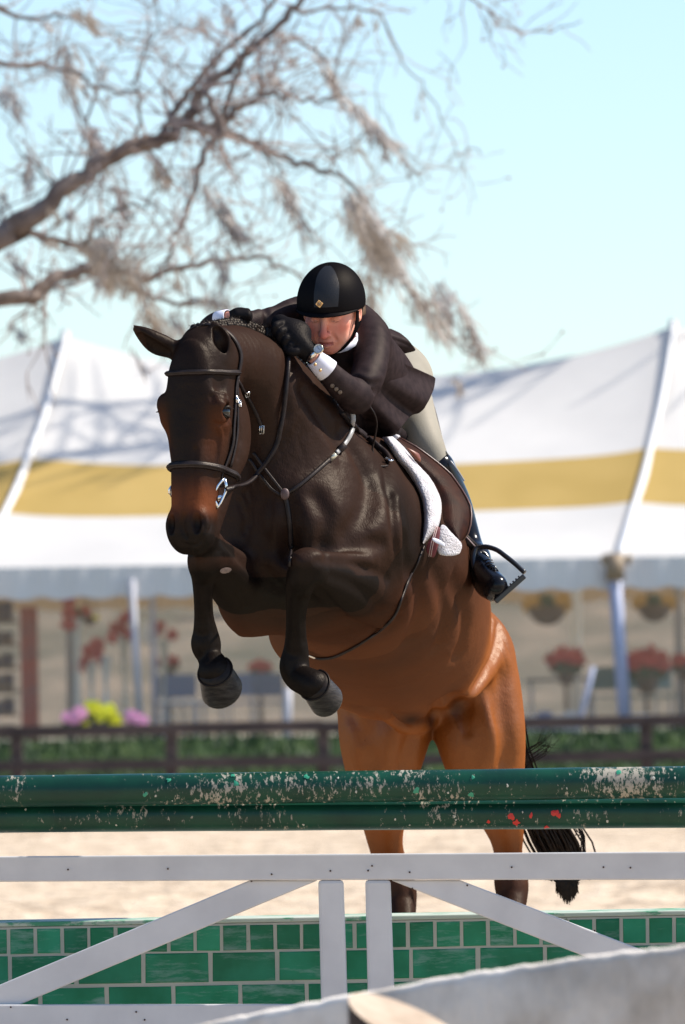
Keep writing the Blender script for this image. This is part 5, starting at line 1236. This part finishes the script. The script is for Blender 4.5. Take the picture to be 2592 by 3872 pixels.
sp = spline([P(a, b, SI + .10 * math.exp(-((i - 5.5) / 4) ** 2)) for i, (a, b) in enumerate(arch)], 6)
M_iron = mat('black_stirrup_iron', (.018, .018, .020), rough=.28, spec=.6)
mb = MB(); mb.tube(sp, [.0075] * len(sp), 12); iron = under(mb.build('stirrup_iron', M_iron, None), saddle)
mb = MB(); a, b = P(1984, 2178, SI), P(1874, 2276, SI); ax = (a - b).normalized(); up = Vector((-ax.z, 0, ax.x)).normalized(); 
if up.z < 0: up = -up
pts8 = []
for e in (b, a):
    for s_, q in ((-1, -1), (1, -1), (1, 1), (-1, 1)): pts8.append(e + up * (.008 * q) + Vector((0, s_ * .032, 0)))
mb.v = pts8; mb.f = [(0, 1, 2, 3), (7, 6, 5, 4), (0, 4, 5, 1), (1, 5, 6, 2), (2, 6, 7, 3), (3, 7, 4, 0)]; mb.m = [0] * 6
bevel(under(mb.build('foot_bed', M_iron, None, False), iron), .003)
mb = MB()
for k in range(9):
    c = b.lerp(a, .12 + .095 * k) + up * .010; mb.ball(c, (.003, .028, .0032), nu=8, nv=5)
under(mb.build('rubber_tread', M_iron, None), iron)
# ================================================================ RIDER
M_skin = mat('skin', (.74, .30, .205), rough=.5, spec=.3, col2=(.84, .42, .30), nscale=22, bump=.15, bscale=300)
M_skin.node_tree.nodes['Principled BSDF'].inputs['Subsurface Weight'].default_value = .05
M_skin.node_tree.nodes['Principled BSDF'].inputs['Subsurface Radius'].default_value = (.012, .004, .002)
M_jacket = mat('dark_wool', (.018, .012, .0135), rough=.9, spec=.08, col2=(.030, .020, .021), nscale=40, bump=.18, bscale=420)
M_velvet = mat('black_velvet', (.0045, .004, .005), rough=.95, spec=.15, bump=.12, bscale=600)
M_grey = mat('grey_helmet_panel', (.018, .020, .025), rough=.7, spec=.3, bump=.2, bscale=500)
M_breech = mat('beige_breeches', (.30, .275, .225), rough=.8, spec=.25, col2=(.25, .228, .185), nscale=9, bump=.12, bscale=300)
M_boot = mat('polished_black_boot', (.006, .006, .008), rough=.18, spec=.2)
M_glove = mat('black_glove', (.009, .008, .009), rough=.7, spec=.12, bump=.2, bscale=160)
M_shirt = mat('white_shirt_cuff', (.70, .70, .78), rough=.8)
M_gold = mat('gold_badge', (.80, .50, .22), rough=.3, metal=.8); M_btn = mat('horn_button', (.16, .11, .07), rough=.35)
M_hair = mat('dark_blond_hair', (.10, .055, .03), rough=.5)
for q_ in ((M_jacket, .012, .5), (M_velvet, .006, .5), (M_grey, .02, .4), (M_breech, .015, .5), (M_glove, .008, .5)): soften(*q_)
rider = empty('person', P(1500, 1660, 25.9)); tag(rider, 'rider in dark jacket, black helmet and beige breeches hugging the neck of the horse', 'person')

arms = {
 'ul': S4((1300, 1240, 25.3, .075), (1385, 1250, 25.26, .058), (1408, 1320, 25.16, .052), (1388, 1430, 25.05, .050), (1345, 1498, 25.0, .046)),
 'fl': S4((1345, 1498, 25.0, .046), (1290, 1457, 24.92, .041), (1236, 1397, 24.87, .031)),
 'ur': S4((1290, 1230, 25.3, .075), (1180, 1190, 25.26, .060), (1105, 1180, 25.18, .040), (1045, 1196, 25.12, .031), (1000, 1206, 25.08, .033), (890, 1228, 25.02, .036), (800, 1262, 24.96, .036)),
 'fr': S4((795, 1262, 24.95, .036), (812, 1232, 24.93, .036), (848, 1207, 24.91, .029)),
}
torso = [S4((1290, 1290, 25.36, .105), (1350, 1360, 25.52, .118), (1410, 1430, 25.75, .120), (1450, 1480, 25.98, .115))]
legs = [S4((1488, 1375, 26.22, .064), (1518, 1428, 26.18, .064), (1545, 1495, 26.05, .068), (1570, 1590, 25.97, .066), (1603, 1670, 25.92, .058), (1635, 1728, 25.90, .047), (1655, 1775, 25.90, .044)),
        S4((1460, 1400, 26.25, .08), (1400, 1500, 26.15, .08), (1290, 1620, 26.02, .066), (1190, 1720, 25.95, .052), (1130, 1790, 26.0, .045))]
# --- jacket
j = Sdf()
for k_ in ('ul', 'fl', 'ur', 'fr'): j.chain(arms[k_], k=.03)
j.chain(torso[0], k=.07); j.ell(P(1335, 1275, 25.42), (.10, .14, .08), None, .06); j.ell(P(1400, 1560, 25.72), (.075, .16, .075), None, .06)
j.chain(S4((1180, 1235, 25.22, .045), (1260, 1330, 25.2, .05), (1330, 1350, 25.2, .05)), k=.05)
# creases in the sleeve
for a in [((1472, 1325), (1430, 1345), (1390, 1345)), ((1462, 1395), (1420, 1400), (1370, 1390)), ((1450, 1450), (1400, 1450), (1350, 1430)), ((1405, 1520), (1370, 1490), (1340, 1440)), ((1440, 1480), (1390, 1480), (1360, 1465)), ((1330, 1545), (1335, 1500), (1320, 1450)), ((1475, 1290), (1430, 1290), (1400, 1275)), ((1290, 1500), (1310, 1460), (1310, 1430)), ((1046, 1150), (1052, 1180), (1044, 1210)), ((1000, 1160), (1008, 1190), (1000, 1220)), ((955, 1165), (950, 1195), (958, 1225)), ((1090, 1130), (1100, 1160), (1120, 1190))]:
    dd = [P(q[0], q[1], 24.99 if q[0] > 1150 else 25.05) for q in a]
    pts = []
    for q in dd: pts.append((q.x, q.y + (.0 if q is not dd[0] else .03), q.z, .004))
    j.chain(pts, k=.022, mode='s')
jo, JV, JQ = sdf_obj(j, (P(720, 0, 25).x, 24.80, P(0, 1740, 25.5).z), (P(1600, 0, 25.5).x, 26.25, P(0, 1060, 25.5).z), .0055, 'jacket', M_jacket, rider, 3)
BVH_J = BVHTree.FromPolygons([tuple(v) for v in JV], [tuple(q) for q in JQ.tolist()])
def drape(name, A_, B_, n, m_, dA, dB, folds, m, th=.004):
    A_ = res(A_, n); B_ = res(B_, n); rows = []
    for i in range(n):
        row = []
        for k in range(m_ + 1):
            t = k / m_; q = A_[i].lerp(B_[i], t); s_ = i / (n - 1)
            d = dA + (dB(s_) - dA) * t + folds * t * math.sin(s_ * 15 + t * 1.2) * .5 + folds * t * .5 * math.sin(s_ * 6.5 + 1)
            row.append(P(q.x, q.y, d))
        rows.append(row)
    mb = MB(); mb.grid(rows); o = under(mb.build(name, m, None), jo); solid(o, th, 0); subsurf(o, 2); return o
drape('skirt', [(1445, 1335), (1425, 1400), (1405, 1450), (1385, 1500), (1352, 1553)], [(1649, 1427), (1643, 1470), (1626, 1510), (1604, 1548), (1585, 1564), (1560, 1568), (1527, 1605), (1500, 1641), (1470, 1656), (1440, 1646), (1400, 1616)], 34, 12, 25.42, lambda s_: 25.80 - .18 * s_, .10, M_jacket)
drape('vent_flap', [(1440, 1300), (1435, 1270), (1440, 1236)], [(1475, 1343), (1515, 1341), (1550, 1333), (1578, 1326), (1545, 1284), (1515, 1260), (1480, 1245)], 20, 6, 25.85, lambda s_: 25.98, .03, M_jacket)
# --- breeches
b_ = Sdf()
for L_ in legs: b_.chain(L_, k=.04)
b_.chain([(*legs[0][1][:3], .07), (*legs[1][1][:3], .07)], k=.05)
b_.ell(P(1480, 1440, 26.2), (.12, .12, .11), None, .05)
b_.chain(S4((1500, 1430, 26.1, .06), (1470, 1520, 26.0, .07), (1440, 1590, 25.95, .06)), k=.05)
for a in (((1600, 1385), (1570, 1395)), ((1612, 1420), (1575, 1405)), ((1585, 1355), (1560, 1375)), ((1670, 1700), (1630, 1690)), ((1680, 1735), (1645, 1712)), ((1620, 1480), (1585, 1470))):
    p, q = P(*a[0], 26.0), P(*a[1], 25.96); b_.chain([(*p, .006), (*q, .004)], k=.018, mode='s')
bo, _, _ = sdf_obj(b_, (P(1080, 0, 25.9).x, 25.70, P(0, 1850, 26).z), (P(1740, 0, 26).x, 26.45, P(0, 1270, 26).z), .0055, 'breeches', M_breech, rider, 3)
mb = MB(); seam = [(1632, 1505, 26.03), (1643, 1540, 26.0), (1655, 1585, 25.96), (1668, 1640, 25.92), (1676, 1690, 25.9), (1690, 1712, 25.88), (1697, 1722, 25.88)]
mb.tube(spline([P(*q) for q in seam], 4), .0022, 5); under(mb.build('seam', mat('dark_seam', (.06, .055, .05)), None), bo)
# --- boots
for side in (0, 1):
    t_ = Sdf()
    if side == 0:
        t_.chain(S4((1660, 1765, 25.90, .047), (1688, 1830, 25.93, .050), (1722, 1910, 25.96, .050), (1752, 1990, 25.97, .043), (1780, 2060, 25.95, .036), (1806, 2110, 25.90, .034)), k=.02)
        t_.chain(S4((1806, 2105, 25.90, .036), (1822, 2150, 25.84, .037), (1850, 2190, 25.78, .038), (1876, 2214, 25.73, .035)), k=.02)
        t_.chain(S4((1800, 2150, 25.95, .024), (1830, 2215, 25.84, .028), (1862, 2240, 25.76, .026)), k=.02)
        for k_ in range(3): 
            p, q = P(1815, 2098 + 16 * k_, 25.86), P(1850, 2092 + 14 * k_, 25.85); t_.chain([(*p, .003), (*q, .003)], k=.012, mode='s')
        bt_, BV, BQ = sdf_obj(t_, (P(1560, 0, 25.9).x, 25.60, P(0, 2330, 25.7).z), (P(1990, 0, 25.9).x, 26.08, P(0, 1690, 25.7).z), .0040, 'boot', M_boot, rider, 3)
        mb = MB()
        for k_ in range(5):
            a, b = (1832 + k_ * 8, 2122 + k_ * 9), (1862 + k_ * 4, 2118 + k_ * 10)
            mb.tube([P(a[0], a[1], 25.79 - k_ * .008), P((a[0] + b[0]) / 2, (a[1] + b[1]) / 2 - 5, 25.775 - k_ * .008), P(b[0], b[1], 25.80 - k_ * .008)], .0026, 6)
        mb.tube([P(1845, 2128, 25.77), P(1872, 2140, 25.76), P(1884, 2158, 25.76), P(1889, 2172, 25.77)], .002, 5)
        under(mb.build('boot_laces', M_iron, None), bt_)
        mb = MB(); mb.tube(spline([P(1703, 1742, 25.86), P(1722, 1765, 25.86), P(1742, 1795, 25.87), P(1756, 1818, 25.88)], 5), .003, 6); under(mb.build('boot_piping', mat('pale_piping', (.30, .32, .36), rough=.3), None), bt_)
    else:
        t_.chain(S4((1130, 1785, 26.0, .047), (1085, 1900, 26.05, .050), (1060, 2030, 26.05, .04), (1050, 2090, 26.0, .036), (1040, 2150, 25.85, .036)), k=.02)
        sdf_obj(t_, (P(950, 0, 25.9).x, 25.70, P(0, 2230, 25.7).z), (P(1230, 0, 25.9).x, 26.2, P(0, 1700, 25.7).z), .0070, 'boot', M_boot, rider, 3)
# --- body (skin): head, neck, and the limbs inside the clothes, one continuous surface
RO = P(1254, 1168, 25.08); yw = R(14); pt = R(24)
fw = Vector((-math.sin(yw), -math.cos(yw) * math.cos(pt), -math.sin(pt))).normalized(); sdv = Vector((math.cos(yw), -math.sin(yw), 0)).normalized(); upv = sdv.cross(fw).normalized()
if upv.z < 0: upv = -upv
tilt = Matrix.Rotation(R(-2), 3, fw); sdv = tilt @ sdv; upv = tilt @ upv
def F(a, b, c): return RO + sdv * a + fw * b + upv * c
FR3 = np.array([[sdv[i], fw[i], upv[i]] for i in range(3)])
s = Sdf()
def fe(a, b, c, ra, rb, rc, k=.02, mode='u', rot=None): s.ell(F(a, b, c), (ra, rb, rc), FR3 if rot is None else FR3 @ np.array(rot), k, mode)
fe(0, -.012, .025, .074, .094, .085, k=.03)                 # skull
fe(0, .030, -.025, .062, .058, .070, k=.03)                 # face block
fe(0, .040, -.072, .046, .042, .040, k=.03)                 # jaw
fe(0, .060, -.098, .022, .020, .017, k=.02)                 # chin
fe(0, .078, .022, .052, .016, .012, k=.015)                 # brow
for q in (-1, 1):
    fe(q * .040, .058, -.020, .023, .022, .018, k=.02)      # cheekbone
    fe(q * .033, .056, -.050, .022, .022, .026, k=.02)      # cheek
    fe(q * .031, .091, .004, .016, .011, .0105, k=.012, mode='s')   # socket
    fe(q * .031, .079, .003, .0135, .0105, .0095, k=.006)   # closed lid
    s.chain([(*F(q * .019, .0905, -.0015), .0022), (*F(q * .031, .0925, -.0055), .0022), (*F(q * .043, .086, -.002), .0018)], k=.006)     # lid fold
    s.chain([(*F(q * .019, .0925, -.005), .0012), (*F(q * .031, .0948, -.0085), .0012), (*F(q * .043, .088, -.005), .001)], k=.004, mode='s')
    fe(q * .0110, .096, -.042, .0085, .009, .0075, k=.007)  # nostril wing
    fe(q * .0075, .104, -.049, .0032, .005, .0022, k=.003, mode='s')
    s.chain([(*F(q * .020, .091, -.042), .0015), (*F(q * .028, .084, -.062), .0015)], k=.010, mode='s')   # nasolabial fold
s.chain([(*F(0, .086, .010), .0075), (*F(0, .099, -.014), .0085), (*F(0, .108, -.032), .0105), (*F(0, .111, -.040), .0105)], k=.010)     # nose
s.chain([(*F(-.021, .078, -.069), .003), (*F(-.010, .088, -.066), .0045), (*F(0, .090, -.0655), .0045), (*F(.010, .088, -.066), .0045), (*F(.021, .078, -.069), .003)], k=.006)     # upper lip
s.chain([(*F(-.019, .078, -.076), .003), (*F(0, .088, -.081), .0065), (*F(.019, .078, -.076), .003)], k=.006)   # lower lip
s.chain([(*F(-.016, .092, -.0715), .0026), (*F(0, .098, -.0725), .0036), (*F(.015, .092, -.0715), .0026)], k=.003, mode='s')    # parted mouth
fe(.077, -.008, -.012, .010, .018, .030, k=.008); fe(-.077, -.008, -.012, .010, .018, .030, k=.008)   # ears
fe(.086, .0, -.010, .006, .009, .016, k=.005, mode='s')
s.chain([(*F(0, -.02, -.03), .055), (*F(0, -.05, -.09), .052), (*P(1290, 1290, 25.36), .06)], k=.03)    # neck
for k_ in arms: s.chain([(*q[:3], q[3] * .55) for q in arms[k_]], k=.02)
s.chain([(*q[:3], q[3] * .85) for q in torso[0]], k=.03)
for L_ in legs: s.chain([(*q[:3], q[3] * .72) for q in L_], k=.03)
s.chain(S4((1236, 1397, 24.87, .021), (1192, 1354, 24.86, .0195), (1165, 1335, 24.87, .018), (1130, 1300, 24.88, .018)), k=.015)
s.chain(S4((848, 1207, 24.91, .022), (872, 1201, 24.89, .0185), (900, 1196, 24.88, .022)), k=.015)
s.chain(S4((1655, 1775, 25.90, .034), (1722, 1910, 25.96, .034), (1780, 2060, 25.95, .026), (1806, 2110, 25.90, .026), (1850, 2190, 25.78, .028), (1872, 2210, 25.74, .025)), k=.02)
s.chain(S4((1130, 1785, 26.0, .034), (1085, 1900, 26.05, .036), (1050, 2090, 26.0, .026), (1040, 2150, 25.85, .026)), k=.02)
lo_h, hi_h = P(1130, 1385, 24.85), P(1400, 1020, 25.3); hb0 = np.array((lo_h.x, 24.90, lo_h.z)); hb1 = np.array((hi_h.x, 25.24, hi_h.z))
def inb(C, g): return ((C > hb0 + g) & (C < hb1 - g)).all(1)
Va, Qa = s.mesh((P(740, 0, 25).x, 24.80, P(0, 2290, 25.7).z), (P(1960, 0, 25.9).x, 26.45, P(0, 1020, 25).z), .0065, 2); Na = s.N
Vc, Qc = s.mesh(hb0 - .004, hb1 + .004, .0021, 2); Nc = s.N
Qa = Qa[~inb(Va[Qa].mean(1), .006)]; Qc = Qc[inb(Vc[Qc].mean(1), 0)]
V = np.concatenate([Va, Vc]); Q = np.concatenate([Qa, Qc + len(Va)]); NN = np.concatenate([Na, Nc])
used = np.unique(Q); rm = np.full(len(V), -1, np.int64); rm[used] = np.arange(len(used)); V = V[used]; Q = rm[Q]; NN = NN[used]
me = np_mesh('rider_body', V, Q)
LC = (V - np.array(RO)) @ np.linalg.inv(FR3).T
g = lambda a, b, c, r_: np.exp(-(((LC[:, 0] - a) ** 2 + (LC[:, 1] - b) ** 2 + (LC[:, 2] - c) ** 2) / r_ ** 2))
attr(me, 'blush', np.clip(g(0, .11, -.038, .020) + .8 * g(.042, .07, -.028, .026) + .8 * g(-.042, .07, -.028, .026) + .5 * g(0, .07, -.10, .02), 0, 1))
lip = np.clip(((np.abs(LC[:, 0]) < .021) & (LC[:, 1] > .074)) * np.exp(-((LC[:, 2] + .073) / .0075) ** 4), 0, 1); attr(me, 'lip', lip)
attr(me, 'lash', np.clip(np.exp(-((np.abs(LC[:, 0]) - .031) / .013) ** 4 - ((LC[:, 2] + .0075 - .25 * (np.abs(np.abs(LC[:, 0]) - .031))) / .0018) ** 2) * (LC[:, 1] > .07) + .75 * np.exp(-((np.abs(LC[:, 0]) - .032) / .016) ** 4 - ((LC[:, 2] - .019) / .0035) ** 2) * (LC[:, 1] > .07), 0, 1))
nt = M_skin.node_tree; pb = nt.nodes['Principled BSDF']; src = pb.inputs['Base Color'].links[0].from_socket
for an, col_, f_ in (('blush', (.58, .10, .07, 1), .9), ('lip', (.36, .085, .08, 1), .8), ('lash', (.06, .03, .02, 1), .85)):
    at = nt.nodes.new('ShaderNodeAttribute'); at.attribute_name = an; mu = nt.nodes.new('ShaderNodeMath'); mu.operation = 'MULTIPLY'; mu.inputs[1].default_value = f_; nt.links.new(at.outputs['Fac'], mu.inputs[0])
    mx = nt.nodes.new('ShaderNodeMixRGB'); mx.inputs[2].default_value = col_; nt.links.new(mu.outputs[0], mx.inputs[0]); nt.links.new(src, mx.inputs[1]); src = mx.outputs[0]
nt.links.new(src, pb.inputs['Base Color'])
ro = link('body', me, M_skin, rider); under(ro, rider); custom_normals(me, NN)
# --- helmet
def helm(th, ph, off=0.0):
    """th from the crown (0) to the rim (1), ph azimuth, 0 = front"""
    a = th * (R(92) + R(17) * (-math.cos(ph) * .2 + .5 - .5 * math.cos(ph)))
    ra, rb, rc = .0985 + off, .122 + off, .112 + off
    return F(math.sin(a) * math.sin(ph) * ra, -.006 + math.sin(a) * math.cos(ph) * rb, .022 + math.cos(a) * rc)
rows = [[helm(j / 18, 2 * math.pi * i / 40) for i in range(40)] for j in range(19)]
mb = MB(); mb.grid(rows, wrap=True); hm_ = under(mb.build('helmet', M_velvet, None), rider); solid(hm_, .010, -1); subsurf(hm_, 1)
rows = []
for j in range(5):
    t = j / 4; rows.append([helm(.965, -1.25 + 2.5 * i / 24) + (fw * (.014 * t) + upv * (-.006 * t - .002 * t * t)) * math.cos((-1.25 + 2.5 * i / 24) * .95) for i in range(25)])
mb = MB(); mb.grid(rows); pk = under(mb.build('visor', M_velvet, None), hm_); solid(pk, .005, 0); subsurf(pk, 1)
rows = []
for j in range(16):
    th = .06 + .80 * j / 15; w0 = .42 + .75 * (1 - th) ** 1.6; w1 = .30 + .30 * (1 - th)
    c0 = R(6); rows.append([helm(th, c0 + (-w1 if th > .5 else -w1 - (.5 - th) * .5) * .9 + (w0 + w1) * .9 * i / 10, .0018) for i in range(11)])
mb = MB(); mb.grid(rows); under(mb.build('helmet_panel', M_grey, None), hm_)
th_b = .80; c = helm(th_b, R(-2), .004); c1 = helm(th_b + .04, R(-2), .004); c2 = helm(th_b, R(8), .004); dn = (c1 - c).normalized(); rt = (c2 - c); rt = (rt - dn * rt.dot(dn)).normalized(); nr = dn.cross(rt)
if nr.y > 0: nr = -nr
r_ = .0118; mb = MB(); mb.prism([c + (rt * math.cos(a) + dn * math.sin(a)) * r_ for a in [R(-8), R(82), R(172), R(262)]], nr * .002); bd = bevel(under(mb.build('badge', M_gold, None, False), hm_), .0006)
mb = MB(); q = [c + nr * .0026 + (rt * math.cos(a) + dn * math.sin(a)) * .0056 for a in [i * .449 for i in range(15)]]; mb.tube(q, .0011, 5); mb.ball(c + nr * .0018, .0034, nu=10, nv=6); under(mb.build('badge_emblem', M_iron, None), bd)
mb = MB(); mb.ball(c + nr * .0048, .0011, nu=8, nv=5); under(mb.build('badge_stud', M_steel, None), bd)
for q in (-1, 1):
    mb = MB(); pts = [F(q * .082, .015, .0), F(q * .080, .028, -.035), F(q * .064, .035, -.075), F(q * .035, .050, -.105), F(0, .055, -.119)]
    mb.tube(spline(pts, 5), [1.0] * 21, flat=(.0085, .0016), nrm=[sdv * q * .8 + fw * .3 - upv * .2] * 21); under(mb.build('chin_strap', M_velvet, None), hm_)
    mb = MB(); pts = [F(q * .084, -.035, .0), F(q * .080, -.01, -.04), F(q * .068, .025, -.070)]
    mb.tube(spline(pts, 5), [1.0] * 11, flat=(.0075, .0016), nrm=[sdv * q] * 11); under(mb.build('chin_strap', M_velvet, None), hm_)
mb = MB(); mb.ball(F(-.081, .022, -.035), (.003, .003, .003)); under(mb.build('strap_stud', M_steel, None), hm_)
# hair behind the ears
mb = MB()
for q in (-1, 1):
    for k_ in range(14):
        a = F(q * .078, -.02 - .004 * k_, .0); mb.tube([a, a - upv * .02 + sdv * q * .001, a - upv * (.035 + .001 * k_) - fw * .01], [.004, .0035, .001], 4)
under(mb.build('hair', M_hair, None), rider)
# teeth glimpse
mb = MB(); mb.tube([F(-.009, .0835, -.0705), F(0, .0865, -.0705), F(.009, .0835, -.0705)], .0022, 6); under(mb.build('teeth', mat('teeth', (.6, .55, .5), rough=.3), None), rider)
# collar
mb = MB(); pts = [F(.060 * math.cos(a), -.030 + .062 * math.sin(a), -.108 - .010 * math.sin(a)) for a in [i * .3927 for i in range(17)]]
mb.tube(pts, [1.0] * 17, flat=(.010, .003), nrm=[(p - F(0, -.03, -.118)) for p in pts]); under(mb.build('shirt_collar', M_shirt, None), rider)
# --- hands
def finger(sdf, pts, r_): sdf.chain([(*P(*p), rr) for p, rr in zip(pts, r_)], k=.006)
gl = Sdf(); fr4 = (.0105, .0105, .010, .0085)
gl.chain(S4((1172, 1342, 24.868, .0235), (1148, 1314, 24.87, .030), (1112, 1275, 24.88, .034), (1085, 1245, 24.90, .032), (1060, 1222, 24.93, .026)), k=.02)
gl.ell(P(1120, 1262, 24.90), (.045, .035, .040), None, .02)
for k_, (x_, y_) in enumerate(((1052, 1218), (1072, 1240), (1092, 1266), (1108, 1292))):
    L_ = (.9, 1.0, .97, .8)[k_]; finger(gl, [(x_ + 14, y_ + 4, 24.88), (x_ - 8 * L_, y_ + 12, 24.850), (x_ - 16 * L_, y_ + 34 * L_, 24.853), (x_ - 8, y_ + 54 * L_, 24.862)], fr4)
finger(gl, [(1140, 1318, 24.86), (1118, 1330, 24.845), (1098, 1330, 24.845), (1082, 1320, 24.85)], (.014, .013, .012, .010))
sdf_obj(gl, (P(1000, 0, 24.9).x, 24.78, P(0, 1400, 24.9).z), (P(1210, 0, 24.9).x, 25.0, P(0, 1160, 24.9).z), .0026, 'glove', M_glove, rider, 2)
gr = Sdf()
gr.chain(S4((884, 1200, 24.89, .022), (905, 1196, 24.88, .026), (925, 1196, 24.88, .024)), k=.015)
for k_ in range(4):
    x_ = 892 + k_ * 14; finger(gr, [(x_, 1182, 24.87), (x_ + 2, 1178, 24.85), (x_ + 5, 1192, 24.835), (x_ + 4, 1206, 24.85)], (.0095, .010, .010, .009))
finger(gr, [(890, 1205, 24.87), (905, 1212, 24.85), (922, 1214, 24.845), (934, 1212, 24.85)], (.012, .011, .010, .009))
sdf_obj(gr, (P(840, 0, 24.9).x, 24.78, P(0, 1260, 24.9).z), (P(980, 0, 24.9).x, 25.0, P(0, 1140, 24.9).z), .0026, 'glove', M_glove, rider, 2)
# cuffs
def cuff(p0, p1, r0, r1, name='shirt_cuff', m=M_shirt):
    p0, p1 = Vector(p0), Vector(p1); B_ = basis(p1 - p0); rows = [[p0 + (p1 - p0) * t + B_ @ Vector((math.cos(a) * r_, math.sin(a) * r_, 0)) for a in [i * math.pi / 12 for i in range(24)]] for t, r_ in ((0, r0), (.5, (r0 + r1) / 2 + .001), (.97, r1), (1, r1 - .002))]
    mb = MB(); mb.grid(rows, wrap=True); o = under(mb.build(name, m, None), rider); solid(o, .003, -1); return o
cf = cuff(P(1240, 1402, 24.875), P(1188, 1354, 24.855), .036, .0275)
mb = MB()
for a, b in ((1193, 1378), (1212, 1400)):
    p = P(a, b, 24.82); mb.ball(p, (.0045, .0025, .0045), nu=12, nv=6)
under(mb.build('cuff_button', M_gold, None), cf)
cuff(P(830, 1216, 24.915), P(868, 1202, 24.892), .031, .026)
for a, b in ((1258, 1456), (1272, 1468), (1286, 1480)):
    p, nr = hit(a, b, BVH_J, 24.85); mb = MB(); mb.ball(p + nr * .002, (.0062, .0030, .0062), nu=12, nv=6); mb.tube([p + nr * .004 + Vector((math.cos(q) * .005, -.001, math.sin(q) * .005)) for q in [i * .6283 for i in range(11)]], .001, 5); under(mb.build('sleeve_button', M_btn, None), jo)
# watch
wp = P(1205, 1320, 24.822); wB = basis(Vector((-.15, -1, .25)), (1, 0, .2))
mb = MB()
rows = [[wp + wB @ Vector((math.cos(a) * r_, math.sin(a) * r_, z_)) for a in [i * math.pi / 14 for i in range(28)]] for r_, z_ in ((.0135, -.008), (.0145, 0), (.0145, .0025), (.0118, .0038), (.0115, .0025))]
mb.grid(rows, wrap=True); wt = under(mb.build('watch', mat('gold_steel_case', (.78, .66, .45), rough=.2, metal=1.0), None), rider)
mb = MB(); mb.v = rows[-1][:]; mb.f = [tuple(range(28))]; mb.m = [0]; under(mb.build('watch_face', mat('watch_dial', (.42, .48, .55), rough=.25), None, False), wt)
mb = MB(); mb.tube([wp + wB @ Vector((0, 0, .0032)), wp + wB @ Vector((0, .0085, .0032))], .0005, 4); mb.tube([wp + wB @ Vector((0, 0, .0032)), wp + wB @ Vector((.005, -.003, .0032))], .0006, 4)
for k_ in range(12): a = k_ * math.pi / 6; mb.tube([wp + wB @ Vector((math.cos(a) * .0085, math.sin(a) * .0085, .003)), wp + wB @ Vector((math.cos(a) * .0102, math.sin(a) * .0102, .003))], .0004, 4)
under(mb.build('watch_hands', M_iron, None), wt)
wc = P(1186, 1338, 24.855); ax = (P(1236, 1397, 24.87) - P(1165, 1325, 24.86)).normalized(); B_ = basis(ax)
mb = MB(); pts = [wc + B_ @ Vector((math.cos(a) * .0245, math.sin(a) * .0245, 0)) for a in [i * .3307 for i in range(20)]]
mb.tube(pts, [1.0] * 20, flat=(.007, .0018), nrm=[(p - wc) for p in pts]); under(mb.build('watch_band', M_steel, None), wt)
